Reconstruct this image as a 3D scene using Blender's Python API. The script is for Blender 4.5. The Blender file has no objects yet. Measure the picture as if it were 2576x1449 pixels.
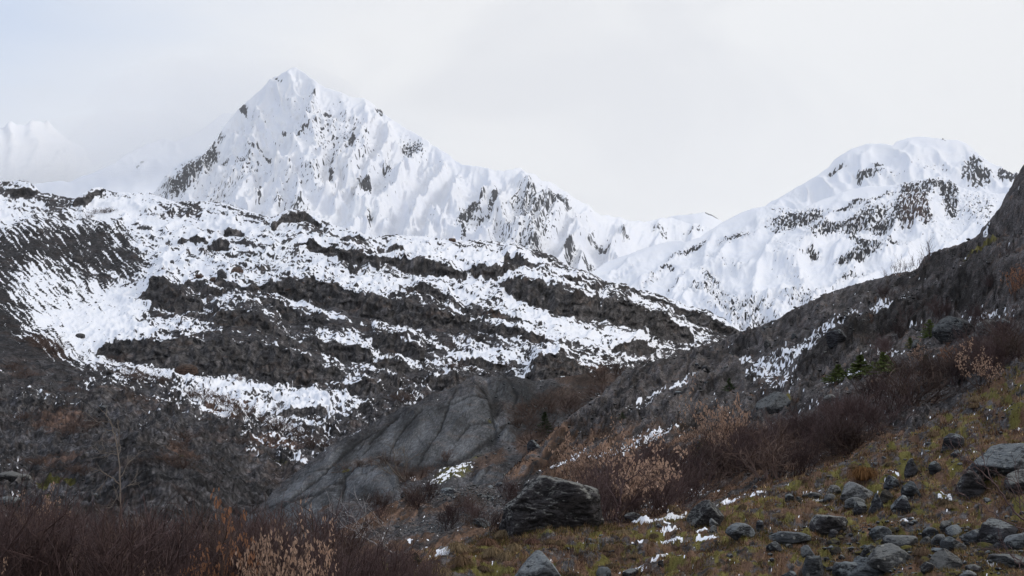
import bpy, math, random
import numpy as np
from mathutils import Vector, Matrix

# ------------------------------------------------------------------ camera, sky, sun, exposure
W, H = 2576.0, 1449.0                 # authoring units for angles: 2576 across the field of view
FPX = 3355.0
PITCH = math.radians(6.05)
CP, SP = math.cos(PITCH), math.sin(PITCH)
S = bpy.context.scene
COL = S.collection
cam_d = bpy.data.cameras.new("camera"); cam = bpy.data.objects.new("camera", cam_d); COL.objects.link(cam)
cam.location = (0, 0, 0)
cam.rotation_euler = (math.radians(90) + PITCH, 0, 0)
cam_d.sensor_width = 36; cam_d.lens = 36 * FPX / W
cam_d.clip_start = 0.1; cam_d.clip_end = 60000
S.camera = cam
S.view_settings.view_transform = 'Standard'; S.view_settings.look = 'None'
S.view_settings.exposure = 0.0; S.view_settings.gamma = 1.0; S.view_settings.use_curve_mapping = False
S.cycles.volume_bounces = 2
S.cycles.max_bounces = 5; S.cycles.diffuse_bounces = 2
S.cycles.volume_step_rate = 4.0

SUN_EL, SUN_AZ = math.radians(36), math.radians(72)    # azimuth clockwise from the view direction (+Y)
sd = bpy.data.lights.new("sun", 'SUN'); sd.energy = 1.5; sd.angle = math.radians(14); sd.color = (1.0, 0.95, 0.88)
sun = bpy.data.objects.new("sun", sd); COL.objects.link(sun)
sv = Vector((math.sin(SUN_AZ) * math.cos(SUN_EL), math.cos(SUN_AZ) * math.cos(SUN_EL), math.sin(SUN_EL)))
sun.rotation_euler = sv.to_track_quat('Z', 'Y').to_euler()

class NT:
    """tiny helper around a node tree"""
    def __init__(s, tree): s.t = tree; s.n = tree.nodes; s.l = tree.links
    def new(s, typ, **kw):
        n = s.n.new(typ)
        for k, v in kw.items(): setattr(n, k, v)
        return n
    def put(s, sock, v):
        if isinstance(v, bpy.types.NodeSocket): s.l.new(v, sock)
        elif v is not None: sock.default_value = v
    def math(s, op, a, b=None, clamp=False):
        n = s.new('ShaderNodeMath', operation=op, use_clamp=clamp)
        s.put(n.inputs[0], a); s.put(n.inputs[1], b); return n.outputs[0]
    def mix(s, f, a, b, mode='MIX'):
        n = s.new('ShaderNodeMix', data_type='RGBA', blend_type=mode)
        s.put(n.inputs[0], f); s.put(n.inputs[6], a); s.put(n.inputs[7], b); return n.outputs[2]
    def rng(s, v, a, b, c=0.0, d=1.0, t='SMOOTHSTEP'):
        n = s.new('ShaderNodeMapRange', interpolation_type=t)
        s.put(n.inputs[0], v)
        for i, x in zip((1, 2, 3, 4), (a, b, c, d)): s.put(n.inputs[i], x)
        return n.outputs[0]
    def noise(s, vec, scale, detail=6, rough=0.6, dist=0.0):
        n = s.new('ShaderNodeTexNoise'); s.put(n.inputs['Vector'], vec)
        n.inputs['Scale'].default_value = scale; n.inputs['Detail'].default_value = detail
        n.inputs['Roughness'].default_value = rough; n.inputs['Distortion'].default_value = dist
        return n.outputs['Fac']
    def mapping(s, vec, scale=(1, 1, 1), rot=(0, 0, 0), loc=(0, 0, 0)):
        n = s.new('ShaderNodeMapping'); s.put(n.inputs[0], vec)
        n.inputs['Scale'].default_value = scale; n.inputs['Rotation'].default_value = rot; n.inputs['Location'].default_value = loc
        return n.outputs[0]

def c4(r, g=None, b=None):
    if g is None: g = b = r
    return (r, g, b, 1.0)

world = bpy.data.worlds.new("World"); S.world = world; world.use_nodes = True
wt = NT(world.node_tree); wt.n.clear()
out = wt.new('ShaderNodeOutputWorld'); bg = wt.new('ShaderNodeBackground')
sky = wt.new('ShaderNodeTexSky', sky_type='NISHITA'); sky.sun_disc = False
sky.sun_elevation = SUN_EL; sky.sun_rotation = SUN_AZ
tc = wt.new('ShaderNodeTexCoord')
skycol = wt.mix(1.0, sky.outputs[0], c4(0.10), 'MULTIPLY')
sep = wt.new('ShaderNodeSeparateXYZ'); wt.l.new(tc.outputs['Generated'], sep.inputs[0])
cv = wt.mapping(tc.outputs['Generated'], scale=(2.2, 2.2, 5.0), loc=(0.3, 0.1, 0.4))
cn = wt.noise(cv, 1.0, 5, 0.5, 0.6)
cn2 = wt.noise(wt.mapping(tc.outputs['Generated'], scale=(5.5, 5.5, 11.0), loc=(1.3, 2.1, 0.4)), 1.0, 4, 0.5, 0.8)
ang = wt.math('ADD', sep.outputs[0], wt.math('MULTIPLY', wt.math('SUBTRACT', cn, 0.5), 0.55))
cloud = wt.mix(wt.rng(ang, -0.44, -0.02), c4(0.60, 0.73, 0.96), c4(1.0, 1.0, 1.0))
cloud = wt.mix(wt.rng(cn2, 0.40, 0.68, 0.0, 0.5), cloud, c4(0.80, 0.81, 0.85))
cloud = wt.mix(wt.rng(sep.outputs[2], 0.10, 0.26, 0.75, 0.0), cloud, c4(1.1, 1.09, 1.08))
full = wt.mix(0.9, skycol, cloud)
wt.put(bg.inputs[0], full); bg.inputs[1].default_value = 1.0
wt.l.new(bg.outputs[0], out.inputs[0])

# ------------------------------------------------------------------ noise and projection helpers
rs = np.random.RandomState(7)
PERM = np.concatenate([rs.permutation(256)] * 3).astype(np.int32)
GA = np.arange(256) * (2 * np.pi / 256)
GX, GY = np.cos(GA).astype(np.float32), np.sin(GA).astype(np.float32)
_g3 = rs.normal(size=(256, 3)); _g3 /= np.linalg.norm(_g3, axis=1)[:, None]

def perlin(x, y, seed=0):
    x = np.asarray(x, np.float64) + seed * 17.31; y = np.asarray(y, np.float64) + seed * 9.73
    fx = np.floor(x); fy = np.floor(y)
    xi = fx.astype(np.int64) & 255; yi = fy.astype(np.int64) & 255
    dx = (x - fx).astype(np.float32); dy = (y - fy).astype(np.float32)
    u = dx * dx * dx * (dx * (dx * 6 - 15) + 10); v = dy * dy * dy * (dy * (dy * 6 - 15) + 10)
    x1 = (xi + 1) & 255; y1 = (yi + 1) & 255
    def g(a, b, ox, oy):
        h = PERM[PERM[a] + b]
        return GX[h] * (dx - ox) + GY[h] * (dy - oy)
    a = g(xi, yi, 0, 0); b = g(x1, yi, 1, 0); c = g(xi, y1, 0, 1); d = g(x1, y1, 1, 1)
    return ((a + u * (b - a)) * (1 - v) + (c + u * (d - c)) * v) * 1.5

def fbm(x, y, oc=5, gain=0.5, seed=0, lac=2.03):
    s = 0; a = 1.0; t = 0
    for i in range(oc):
        s = s + a * perlin(x, y, seed + i * 3 + 1); t += a; a *= gain; x = x * lac; y = y * lac
    return s / t * 1.6

def ridged(x, y, oc=5, gain=0.5, seed=0, lac=2.07):
    s = 0; a = 1.0; t = 0; w = 1.0
    for i in range(oc):
        n = 1 - np.abs(perlin(x, y, seed + i * 5 + 2)) * 1.8
        n = np.clip(n, 0, 1) ** 2 * w
        s = s + a * n; t += a; w = np.clip(n * 1.6, 0.15, 1); a *= gain; x = x * lac; y = y * lac
    return s / t

def perlin3(p, seed=0):
    p = p + seed * 11.7; f = np.floor(p); i = f.astype(np.int64) & 255; d = p - f
    w = d * d * d * (d * (d * 6 - 15) + 10); r = 0
    for a in (0, 1):
        for b in (0, 1):
            for c in (0, 1):
                h = PERM[PERM[PERM[(i[:, 0] + a) & 255] + ((i[:, 1] + b) & 255)] + ((i[:, 2] + c) & 255)]
                o = np.array([a, b, c]); g = (_g3[h] * (d - o)).sum(1)
                r = r + g * np.abs(1 - a - w[:, 0]) * np.abs(1 - b - w[:, 1]) * np.abs(1 - c - w[:, 2])
    return r * 1.4

def fbm3(p, oc=4, gain=0.5, seed=0):
    s = 0; a = 1; t = 0
    for i in range(oc): s = s + a * perlin3(p, seed + i); t += a; a *= gain; p = p * 2.1
    return s / t * 1.5

def sstep(x, a, b):
    t = np.clip((x - a) / (b - a), 0, 1); return t * t * (3 - 2 * t)

def unproj(u, v, Y):
    a = (u - W / 2) / FPX; b = (H / 2 - v) / FPX
    fw = CP - b * SP; up = SP + b * CP
    return Y * a / fw, Y, Y * up / fw

def proj(X, Y, Z):
    zc = Y * CP + Z * SP; yc = -Y * SP + Z * CP
    return W / 2 + FPX * X / zc, H / 2 - FPX * yc / zc

def tps(ctrl):
    c = np.array(ctrl, float); P = c[:, :2] / 1000; L = np.log(c[:, 2]); n = len(P)
    def K(r2): return 0.5 * r2 * np.log(r2 + 1e-12)
    A = np.zeros((n + 3, n + 3)); d2 = ((P[:, None] - P[None]) ** 2).sum(-1)
    A[:n, :n] = K(d2) + np.eye(n) * 2e-3; A[:n, n] = 1; A[:n, n + 1:] = P; A[n, :n] = 1; A[n + 1:, :n] = P.T
    w = np.linalg.solve(A, np.concatenate([L, [0, 0, 0]]))
    def f(u, v):
        u = u / 1000; v = v / 1000; r = w[n] + w[n + 1] * u + w[n + 2] * v
        for i in range(n): r = r + w[i] * K((u - P[i, 0]) ** 2 + (v - P[i, 1]) ** 2)
        return np.exp(r)
    return f

def blobs(U, V, lst, warp=None):
    r = np.zeros_like(U)
    if warp is not None: U = U + warp[0]; V = V + warp[1]
    for (u, v, ru, rv, ang, val) in lst:
        a = math.radians(ang); du = U - u; dv = V - v
        x = (du * math.cos(a) + dv * math.sin(a)) / ru; y = (-du * math.sin(a) + dv * math.cos(a)) / rv
        r = np.maximum(r, val * np.exp(-(x * x + y * y) ** 1.5 * 0.7))
    return r

def addblobs(U, V, lst):
    r = np.zeros_like(U)
    for (u, v, ru, rv, ang, val) in lst:
        a = math.radians(ang); du = U - u; dv = V - v
        x = (du * math.cos(a) + dv * math.sin(a)) / ru; y = (-du * math.sin(a) + dv * math.cos(a)) / rv
        r = r + val * np.exp(-(x * x + y * y) ** 2 * 0.7)
    return r

def cracks(U, V, lines, wob=3.0):
    """0..1 weight along open joints given as broken lines (u, v), width in angle units last"""
    U = U + fbm(U / 16, V / 16, 3, 0.6, 140) * wob * 0.8; V = V + fbm(U / 8, V / 8, 2, 0.6, 141) * wob * 0.5; r = np.zeros_like(U)
    for w, pts in lines:
        for (a, b), (c, d) in zip(pts[:-1], pts[1:]):
            L2 = (c - a) ** 2 + (d - b) ** 2; t = np.clip(((U - a) * (c - a) + (V - b) * (d - b)) / L2, 0, 1)
            r = np.maximum(r, np.exp(-((U - a - t * (c - a)) ** 2 + (V - b - t * (d - b)) ** 2) / (w * w)))
    return r
def joints(a, b, w, seed):
    """thin natural joints where a noise field crosses zero"""
    return sstep(1 - np.abs(perlin(a, b, seed)) / w, 0.0, 0.8)

def outcrops(U, V, lst, frac=0.5, seed=0):
    """bare rock steps: list of profiles (u, top, base). Returns lift in angle units and face weight"""
    lift = np.zeros_like(U); face = np.zeros_like(U)
    wob = fbm(U / 26, V / 26, 4, 0.55, seed)
    for k, o in enumerate(lst):
        hf = frac
        if isinstance(o, tuple): hf, o = o
        p = np.array(o, float)
        c0 = p[0, 0]; c1 = p[-1, 0]
        ends = np.clip((U - c0 + 12) / 12, 0, 1) * np.clip((c1 + 12 - U) / 12, 0, 1)
        if not (ends > 0).any(): continue
        t = np.interp(U, p[:, 0], p[:, 1]); b = np.interp(U, p[:, 0], p[:, 2])
        hh = b - t; b = b + wob * 5; t = t + wob * np.minimum(hh * 0.25, 9) + 2.5 * perlin(U / 9, U * 0 + k, k)
        Hh = np.clip(hf * (b - t), 1.0, None); tt = t + Hh
        w = np.clip((b - V) / np.maximum(b - tt, 1), 0, 1)
        up = np.clip((tt - V) / (2.4 * Hh + 14), 0, 1)
        l = Hh * (w ** 0.8) * (1 - up * up * (3 - 2 * up)) * ends
        f = sstep(V, tt - 3, tt + 2) * sstep(-V, -b - 3, -b + 3) * (ends > 0.3)
        lift = np.maximum(lift, l); face = np.maximum(face, f)
    return lift, face

LAYERS = {}
def make_layer(name, mat, u0, u1, du, top, bot, rows, ctrl, detail, back=14, backdrop=0.55, topjag=0):
    us = np.arange(u0, u1 + du, du); n = len(us)
    tp = np.array(top, float); bp = np.array(bot, float)
    vt = np.interp(us, tp[:, 0], tp[:, 1]); vb = np.interp(us, bp[:, 0], bp[:, 1])
    if topjag: vt = vt + topjag * fbm(us / 38, us * 0 + 3.3, 5, 0.6, 5)
    t = np.linspace(0, 1, rows)[:, None]
    U = np.repeat(us[None], rows, 0); V = vb[None] + (vt - vb)[None] * t
    f = tps(ctrl); Y = f(U, V)
    X, Y, Z = unproj(U, V, Y)
    res = detail(U, V, X, Y, Z)           # dict with dz, dx, dy, mask
    X = X + res.get('dx', 0); Y2 = Y + res.get('dy', 0); Z = Z + res.get('dz', 0)
    M = res['mask']; T = np.clip(res.get('tone', 1.0) + U * 0, 0.25, 2.6)
    # far side of the crest falls away behind it
    bx, by, bz, bm = [], [], [], []
    sY = Y[-1] - Y[-12]; span = np.maximum(Y[-1] * 0.30, 1)
    for k in range(1, back + 1):
        w = (k / back) ** 1.6
        yy = Y2[-1] + span * w
        xx = X[-1] * (yy / Y2[-1])
        ns = fbm(U[-1] / 60, us * 0 + k * 0.35, 4, 0.5, 9) * span * 0.03 * min(1, k / 3)
        bx.append(xx); by.append(yy); bz.append(Z[-1] - backdrop * span * w * (0.35 + 0.65 * w) + ns); bm.append(M[-1])
    X = np.vstack([X] + [np.array(bx)]); Y2 = np.vstack([Y2, np.array(by)]); Z = np.vstack([Z, np.array(bz)])
    M = np.concatenate([M, np.array(bm)], 0)
    R = X.shape[0]
    co = np.stack([X, Y2, Z], -1).reshape(-1, 3).astype(np.float32)
    idx = np.arange(R * n).reshape(R, n)
    q = np.stack([idx[:-1, :-1], idx[:-1, 1:], idx[1:, 1:], idx[1:, :-1]], -1).reshape(-1, 4)
    o = raw_mesh(name, co, q, mat, smooth=True)
    at = o.data.attributes.new('mask', 'FLOAT_COLOR', 'POINT')
    at.data.foreach_set('color', M.reshape(-1, 4).astype(np.float32).ravel())
    T = np.vstack([T] + [T[-1:]] * back); at = o.data.attributes.new('tone', 'FLOAT', 'POINT'); at.data.foreach_set('value', T.astype(np.float32).ravel())
    o['kind'] = 'structure'
    LAYERS[name] = dict(U=U, V=V, X=X[:rows], Y=Y2[:rows], Z=Z[:rows], M=M[:rows], obj=o)
    return o

def raw_mesh(name, co, faces, mat, smooth=False, parent=None, link=True):
    faces = np.asarray(faces); k = faces.shape[1]
    me = bpy.data.meshes.new(name)
    me.vertices.add(len(co)); me.vertices.foreach_set('co', np.asarray(co, np.float32).ravel())
    me.loops.add(faces.size); me.loops.foreach_set('vertex_index', faces.astype(np.int32).ravel())
    me.polygons.add(len(faces))
    me.polygons.foreach_set('loop_start', (np.arange(len(faces)) * k).astype(np.int32))
    me.polygons.foreach_set('loop_total', np.full(len(faces), k, np.int32))
    me.polygons.foreach_set('use_smooth', np.full(len(faces), smooth, bool))
    me.update(calc_edges=True)
    if mat is not None: me.materials.append(mat)
    o = bpy.data.objects.new(name, me)
    if link: COL.objects.link(o)
    if parent is not None: o.parent = parent
    return o

def tag(o, label=None, cat=None, group=None, kind=None):
    if label: o['label'] = label
    if cat: o['category'] = cat
    if group: o['group'] = group
    if kind: o['kind'] = kind
    return o

# ------------------------------------------------------------------ materials
def ground_mat(name, s, gravel=(0.035, 0.037, 0.042), rock=(0.055, 0.055, 0.06), brown=(0.055, 0.036, 0.03),
               moss=(0.085, 0.08, 0.022), snow=(0.80, 0.82, 0.87), streak=(0.8, 0.8, 0.6), edge=0.5, bump=1.0, gvar=1.0, con=1.0, thin=(0.42, 0.56)):
    m = bpy.data.materials.new(name); m.use_nodes = True; t = NT(m.node_tree); t.n.clear()
    o = t.new('ShaderNodeOutputMaterial'); p = t.new('ShaderNodeBsdfPrincipled'); t.l.new(p.outputs[0], o.inputs[0])
    a = t.new('ShaderNodeAttribute', attribute_name='mask'); tc = t.new('ShaderNodeTexCoord'); P = tc.outputs['Object']
    sp = t.new('ShaderNodeSeparateColor'); t.l.new(a.outputs['Color'], sp.inputs[0])
    n1 = t.noise(P, 1.0 / s, 7, 0.68); n2 = t.noise(P, 0.23 / s, 6, 0.6, 0.4); n3 = t.noise(P, 4.3 / s, 4, 0.65)
    vor = t.new('ShaderNodeTexVoronoi'); vor.inputs['Scale'].default_value = 1.7 / s; t.l.new(P, vor.inputs['Vector'])
    vs = t.new('ShaderNodeSeparateColor'); t.l.new(vor.outputs['Color'], vs.inputs[0])
    nst = t.noise(t.mapping(P, scale=streak, rot=(0.35, 0.25, 0.5)), 2.2 / s, 7, 0.7, 0.5)
    # loose stones and grit
    g = t.mix(t.rng(vs.outputs[0], 0.0, 1.0, 0, 1, 'LINEAR'), c4(*[x * (1 - 0.62 * gvar) for x in gravel]), c4(*[x * (1 + 0.8 * gvar) for x in gravel]))
    g = t.mix(t.rng(n3, 0.3, 0.7), g, t.mix(1.0, g, c4(1.5, 1.45, 1.4), 'MULTIPLY'))
    g = t.mix(t.rng(n2, 0.45, 0.75, 0, 0.6), g, c4(*brown))
    # bedrock: banded, rusty in places
    nb = t.noise(t.mapping(P, scale=(1, 1, 0.45), rot=(0.2, 0.5, 0.3)), 0.42 / s, 8, 0.72, 1.2)
    r = t.mix(t.rng(nst, 0.38, 0.62), c4(*[x * (1 - 0.7 * con) for x in rock]), c4(*[x * (1 + 0.45 * con) for x in rock]))
    r = t.mix(t.rng(nb, 0.38, 0.54, 0.7 * con, 0.0), r, c4(*[x * 0.2 for x in rock]))
    g = t.mix(t.rng(nb, 0.36, 0.52, 0.6, 0.0), g, c4(*[x * 0.3 for x in gravel]))
    g = t.mix(t.rng(n1, 0.55, 0.72, 0.0, 0.7), g, c4(*[x * 2.1 for x in gravel]))
    r = t.mix(t.rng(n2, 0.52, 0.72, 0, 0.55), r, c4(rock[0] * 1.35, rock[1] * 1.0, rock[2] * 0.78))
    r = t.mix(t.rng(n1, 0.56, 0.8, 0, 0.6), r, c4(rock[0] * 1.9, rock[1] * 1.95, rock[2] * 2.0))
    bare = t.mix(sp.outputs[1], g, r)
    br = t.mix(n3, c4(*[x * 0.5 for x in brown]), c4(*[x * 1.9 for x in brown]))
    bare = t.mix(t.rng(t.math('ADD', a.outputs['Alpha'], t.math('MULTIPLY', t.math('SUBTRACT', n1, 0.5), 0.9)), 0.35, 0.6), bare, br)
    mo = t.mix(n3, c4(*[x * 0.45 for x in moss]), c4(*[x * 1.7 for x in moss]))
    bare = t.mix(t.rng(t.math('ADD', sp.outputs[2], t.math('MULTIPLY', t.math('SUBTRACT', n1, 0.5), 0.9)), 0.4, 0.62), bare, mo)
    ta = t.new('ShaderNodeAttribute', attribute_name='tone'); cc = t.new('ShaderNodeCombineColor')
    for i in range(3): t.l.new(ta.outputs['Fac'], cc.inputs[i])
    bare = t.mix(1.0, bare, cc.outputs[0], 'MULTIPLY')
    sn = t.rng(t.math('ADD', sp.outputs[0], t.math('MULTIPLY', t.math('SUBTRACT', n1, 0.5), edge)), thin[0], thin[1])
    sc = t.mix(t.rng(n2, 0.3, 0.7), c4(*snow), c4(snow[0] * 0.96, snow[1] * 0.97, snow[2]))
    colr = t.mix(sn, bare, sc)
    t.put(p.inputs['Base Color'], colr); t.put(p.inputs['Roughness'], t.rng(sn, 0, 1, 0.82, 0.6))
    p.inputs['Specular IOR Level'].default_value = 0.03
    hgt = t.math('ADD', t.math('MULTIPLY', n1, 0.9), t.math('MULTIPLY', nst, 0.6))
    hgt = t.math('ADD', t.math('ADD', hgt, t.math('MULTIPLY', vor.outputs['Distance'], -0.25)), t.math('MULTIPLY', nb, 1.6))
    b = t.new('ShaderNodeBump'); b.inputs['Distance'].default_value = s * 0.9
    t.put(b.inputs['Strength'], t.rng(sn, 0, 1, 0.9 * bump, 0.10 * bump, 'LINEAR')); t.put(b.inputs['Height'], hgt)
    t.l.new(b.outputs[0], p.inputs['Normal'])
    return m

def simple_mat(name, col, rough=0.8, var=0.5, scale=3.0, trans=0.0, obj_var=0.35, spec=0.12):
    m = bpy.data.materials.new(name); m.use_nodes = True; t = NT(m.node_tree)
    p = t.n['Principled BSDF']; tc = t.new('ShaderNodeTexCoord'); oi = t.new('ShaderNodeObjectInfo')
    n = t.noise(tc.outputs['Object'], scale, 5, 0.65)
    c = t.mix(n, c4(*[x * (1 - var) for x in col]), c4(*[x * (1 + var) for x in col]))
    k = t.rng(oi.outputs['Random'], 0, 1, 1 - obj_var, 1 + obj_var, 'LINEAR')
    cmb = t.new('ShaderNodeCombineColor')
    for i in range(3): t.put(cmb.inputs[i], k)
    c = t.mix(1.0, c, cmb.outputs[0], 'MULTIPLY')
    t.put(p.inputs['Base Color'], c); p.inputs['Roughness'].default_value = rough
    p.inputs['Specular IOR Level'].default_value = spec
    if trans:
        tr = t.new('ShaderNodeBsdfTranslucent'); t.put(tr.inputs[0], c); mx = t.new('ShaderNodeMixShader')
        mx.inputs[0].default_value = trans; o = t.n['Material Output']
        t.l.new(p.outputs[0], mx.inputs[1]); t.l.new(tr.outputs[0], mx.inputs[2]); t.l.new(mx.outputs[0], o.inputs[0])
    return m

def rock_mat(name, col, lichen, lic_amt=0.5, s=0.25, moss=0.0, spots=0.0):
    """boulder stone: dark banded rock, pale lichen crust on the upper sides, optional moss and round lichen spots"""
    m = bpy.data.materials.new(name); m.use_nodes = True; t = NT(m.node_tree)
    p = t.n['Principled BSDF']; tc = t.new('ShaderNodeTexCoord'); oi = t.new('ShaderNodeObjectInfo'); P0 = tc.outputs['Object']
    geo = t.new('ShaderNodeNewGeometry'); sn = t.new('ShaderNodeSeparateXYZ'); t.l.new(geo.outputs['True Normal'], sn.inputs[0])
    off = t.new('ShaderNodeVectorMath', operation='ADD'); t.put(off.inputs[0], geo.outputs['Position'])
    P = off.outputs[0]; cm = t.new('ShaderNodeCombineXYZ')
    for i in range(3): t.put(cm.inputs[i], t.math('MULTIPLY', oi.outputs['Random'], 37.0))
    t.l.new(cm.outputs[0], off.inputs[1])
    st = t.noise(t.mapping(P, scale=(1, 1, 3.5), rot=(0.3, 0.35, 0)), 1.1 / s, 8, 0.72, 0.6)
    n1 = t.noise(P, 1.3 / s, 8, 0.7); n3 = t.noise(P, 7.0 / s, 4, 0.65)
    k = t.rng(oi.outputs['Random'], 0, 1, 0.75, 1.3, 'LINEAR')
    c = t.mix(t.rng(st, 0.38, 0.62), c4(*[x * 0.3 for x in col]), c4(*[x * 1.7 for x in col]))
    c = t.mix(t.rng(n3, 0.35, 0.7, 0, 0.6), c, t.mix(1.0, c, c4(1.9), 'MULTIPLY'))
    lf = t.rng(t.math('ADD', t.math('MULTIPLY', sn.outputs[2], 0.32), t.math('ADD', t.math('MULTIPLY', n1, 1.5), t.math('MULTIPLY', n3, 0.5))), 1.28 - lic_amt * 0.35, 1.50 - lic_amt * 0.35, 0, 0.9)
    c = t.mix(lf, c, t.mix(n3, c4(*[x * 0.5 for x in lichen]), c4(*[x * 1.35 for x in lichen])))
    if spots:
        v = t.new('ShaderNodeTexVoronoi'); v.inputs['Scale'].default_value = 2.2 / s; t.l.new(P, v.inputs['Vector'])
        c = t.mix(t.rng(v.outputs['Distance'], 0.13, 0.2, spots, 0), c, c4(0.24, 0.25, 0.25))
    if moss:
        mf = t.rng(t.math('ADD', t.math('MULTIPLY', sn.outputs[2], 0.4), n1), 1.05 - moss * 0.5, 1.2 - moss * 0.5)
        c = t.mix(mf, c, t.mix(n3, c4(0.03, 0.03, 0.008), c4(0.13, 0.115, 0.03)))
    cmb = t.new('ShaderNodeCombineColor'); wn = t.new('ShaderNodeTexWhiteNoise', noise_dimensions='1D'); t.l.new(oi.outputs['Random'], wn.inputs['W'])
    for i, e_ in enumerate((0.12, 0.01, -0.09)): t.put(cmb.inputs[i], t.math('MULTIPLY', k, t.rng(wn.outputs['Value'], 0.35, 1.0, 1.0, 1.0 + e_, 'LINEAR')))
    c = t.mix(1.0, c, cmb.outputs[0], 'MULTIPLY')
    t.put(p.inputs['Base Color'], c); p.inputs['Roughness'].default_value = 0.8; p.inputs['Specular IOR Level'].default_value = 0.12
    b = t.new('ShaderNodeBump'); b.inputs['Distance'].default_value = 0.05 * s / 0.25; b.inputs['Strength'].default_value = 0.9
    t.put(b.inputs['Height'], t.math('ADD', t.math('MULTIPLY', st, 1.2), t.math('MULTIPLY', n3, 0.35))); t.l.new(b.outputs[0], p.inputs['Normal'])
    return m

# ------------------------------------------------------------------ terrain
def pack(snow, rock, moss, brown):
    return np.clip(np.stack(np.broadcast_arrays(snow, rock, moss, brown), -1), 0, 1)

def arc(X, Y, Z):
    d = np.sqrt(np.diff(Y, axis=0) ** 2 + np.diff(Z, axis=0) ** 2)
    return np.vstack([np.zeros((1, Y.shape[1])), np.cumsum(d, 0)])

def slope_of(X, Y, Z):
    """z component of the unit normal on the grid"""
    a = np.stack([np.gradient(X, axis=1), np.gradient(Y, axis=1), np.gradient(Z, axis=1)], -1)
    b = np.stack([np.gradient(X, axis=0), np.gradient(Y, axis=0), np.gradient(Z, axis=0)], -1)
    n = np.cross(a, b); n /= np.linalg.norm(n, axis=-1, keepdims=True) + 1e-12
    return n * np.sign(n[..., 2:3] + 1e-9)

# far ghost mountain, upper left
def d_far(U, V, X, Y, Z):
    r = ridged(U / 60, V / 90, 6, 0.55, 3)
    dz = (r - 0.45) * 70 * sstep(-V, -600, -330)
    n = slope_of(X, Y, Z + dz)
    bare = sstep(fbm(U / 9, V / 7, 4, 0.6, 4) * 0.25 + (0.62 - n[..., 2]), 0.22, 0.4)
    return dict(dz=dz, mask=pack(1 - bare * 0.8, 0.5, 0, 0))
m_far = ground_mat('far_snow_rock', 60.0, rock=(0.08, 0.085, 0.10), edge=0.3, bump=0.4)
make_layer('far_mountain', m_far, -420, 330, 6, [(-420, 380), (-200, 330), (-60, 340), (0, 314), (20, 306), (45, 303), (80, 308), (100, 303), (125, 308), (150, 325), (175, 342), (215, 380), (260, 440), (330, 520)],
           [(-420, 600), (330, 600)], 70, [(-300, 320, 9200), (0, 310, 9000), (300, 450, 9300), (-300, 600, 7800), (0, 600, 7600), (300, 600, 7700)], d_far, topjag=5)

# smooth glacier slope behind the left of the peak
def d_glac(U, V, X, Y, Z):
    dz = fbm(U / 90, V / 60, 3, 0.45, 13) * 10 + ridged(U / 40, V / 40, 4, 0.5, 14) * 16 * blobs(U, V, [(380, 380, 90, 40, -20, 1)])
    bare = blobs(U, V, [(357, 408, 6, 4, -30, 0.9), (346, 420, 6, 4, -30, 0.9), (435, 358, 8, 2.5, 10, 0.6), (100, 475, 14, 1.5, 3, 0.5), (190, 470, 12, 1.5, 5, 0.5), (330, 475, 9, 1.6, 0, 0.5)])
    bare = bare + 0.35 * sstep(fbm(U / 12, V / 8, 4, 0.6, 17), 0.25, 0.8) * blobs(U, V, [(350, 400, 70, 30, -20, 1)])
    return dict(dz=dz, mask=pack(1 - bare, 0.6, 0, 0))
make_layer('glacier_slope', m_far, -420, 760, 5, [(-420, 520), (-100, 490), (60, 470), (100, 463), (180, 452), (280, 420), (320, 390), (370, 365), (410, 352), (440, 358), (480, 345), (520, 318), (560, 290), (620, 280), (760, 300)],
           [(-420, 640), (760, 640)], 90, [(0, 470, 6400), (400, 355, 6800), (700, 280, 6800), (0, 640, 3600), (400, 640, 3600), (700, 640, 3600), (300, 450, 5600)], d_glac, topjag=3)

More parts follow.
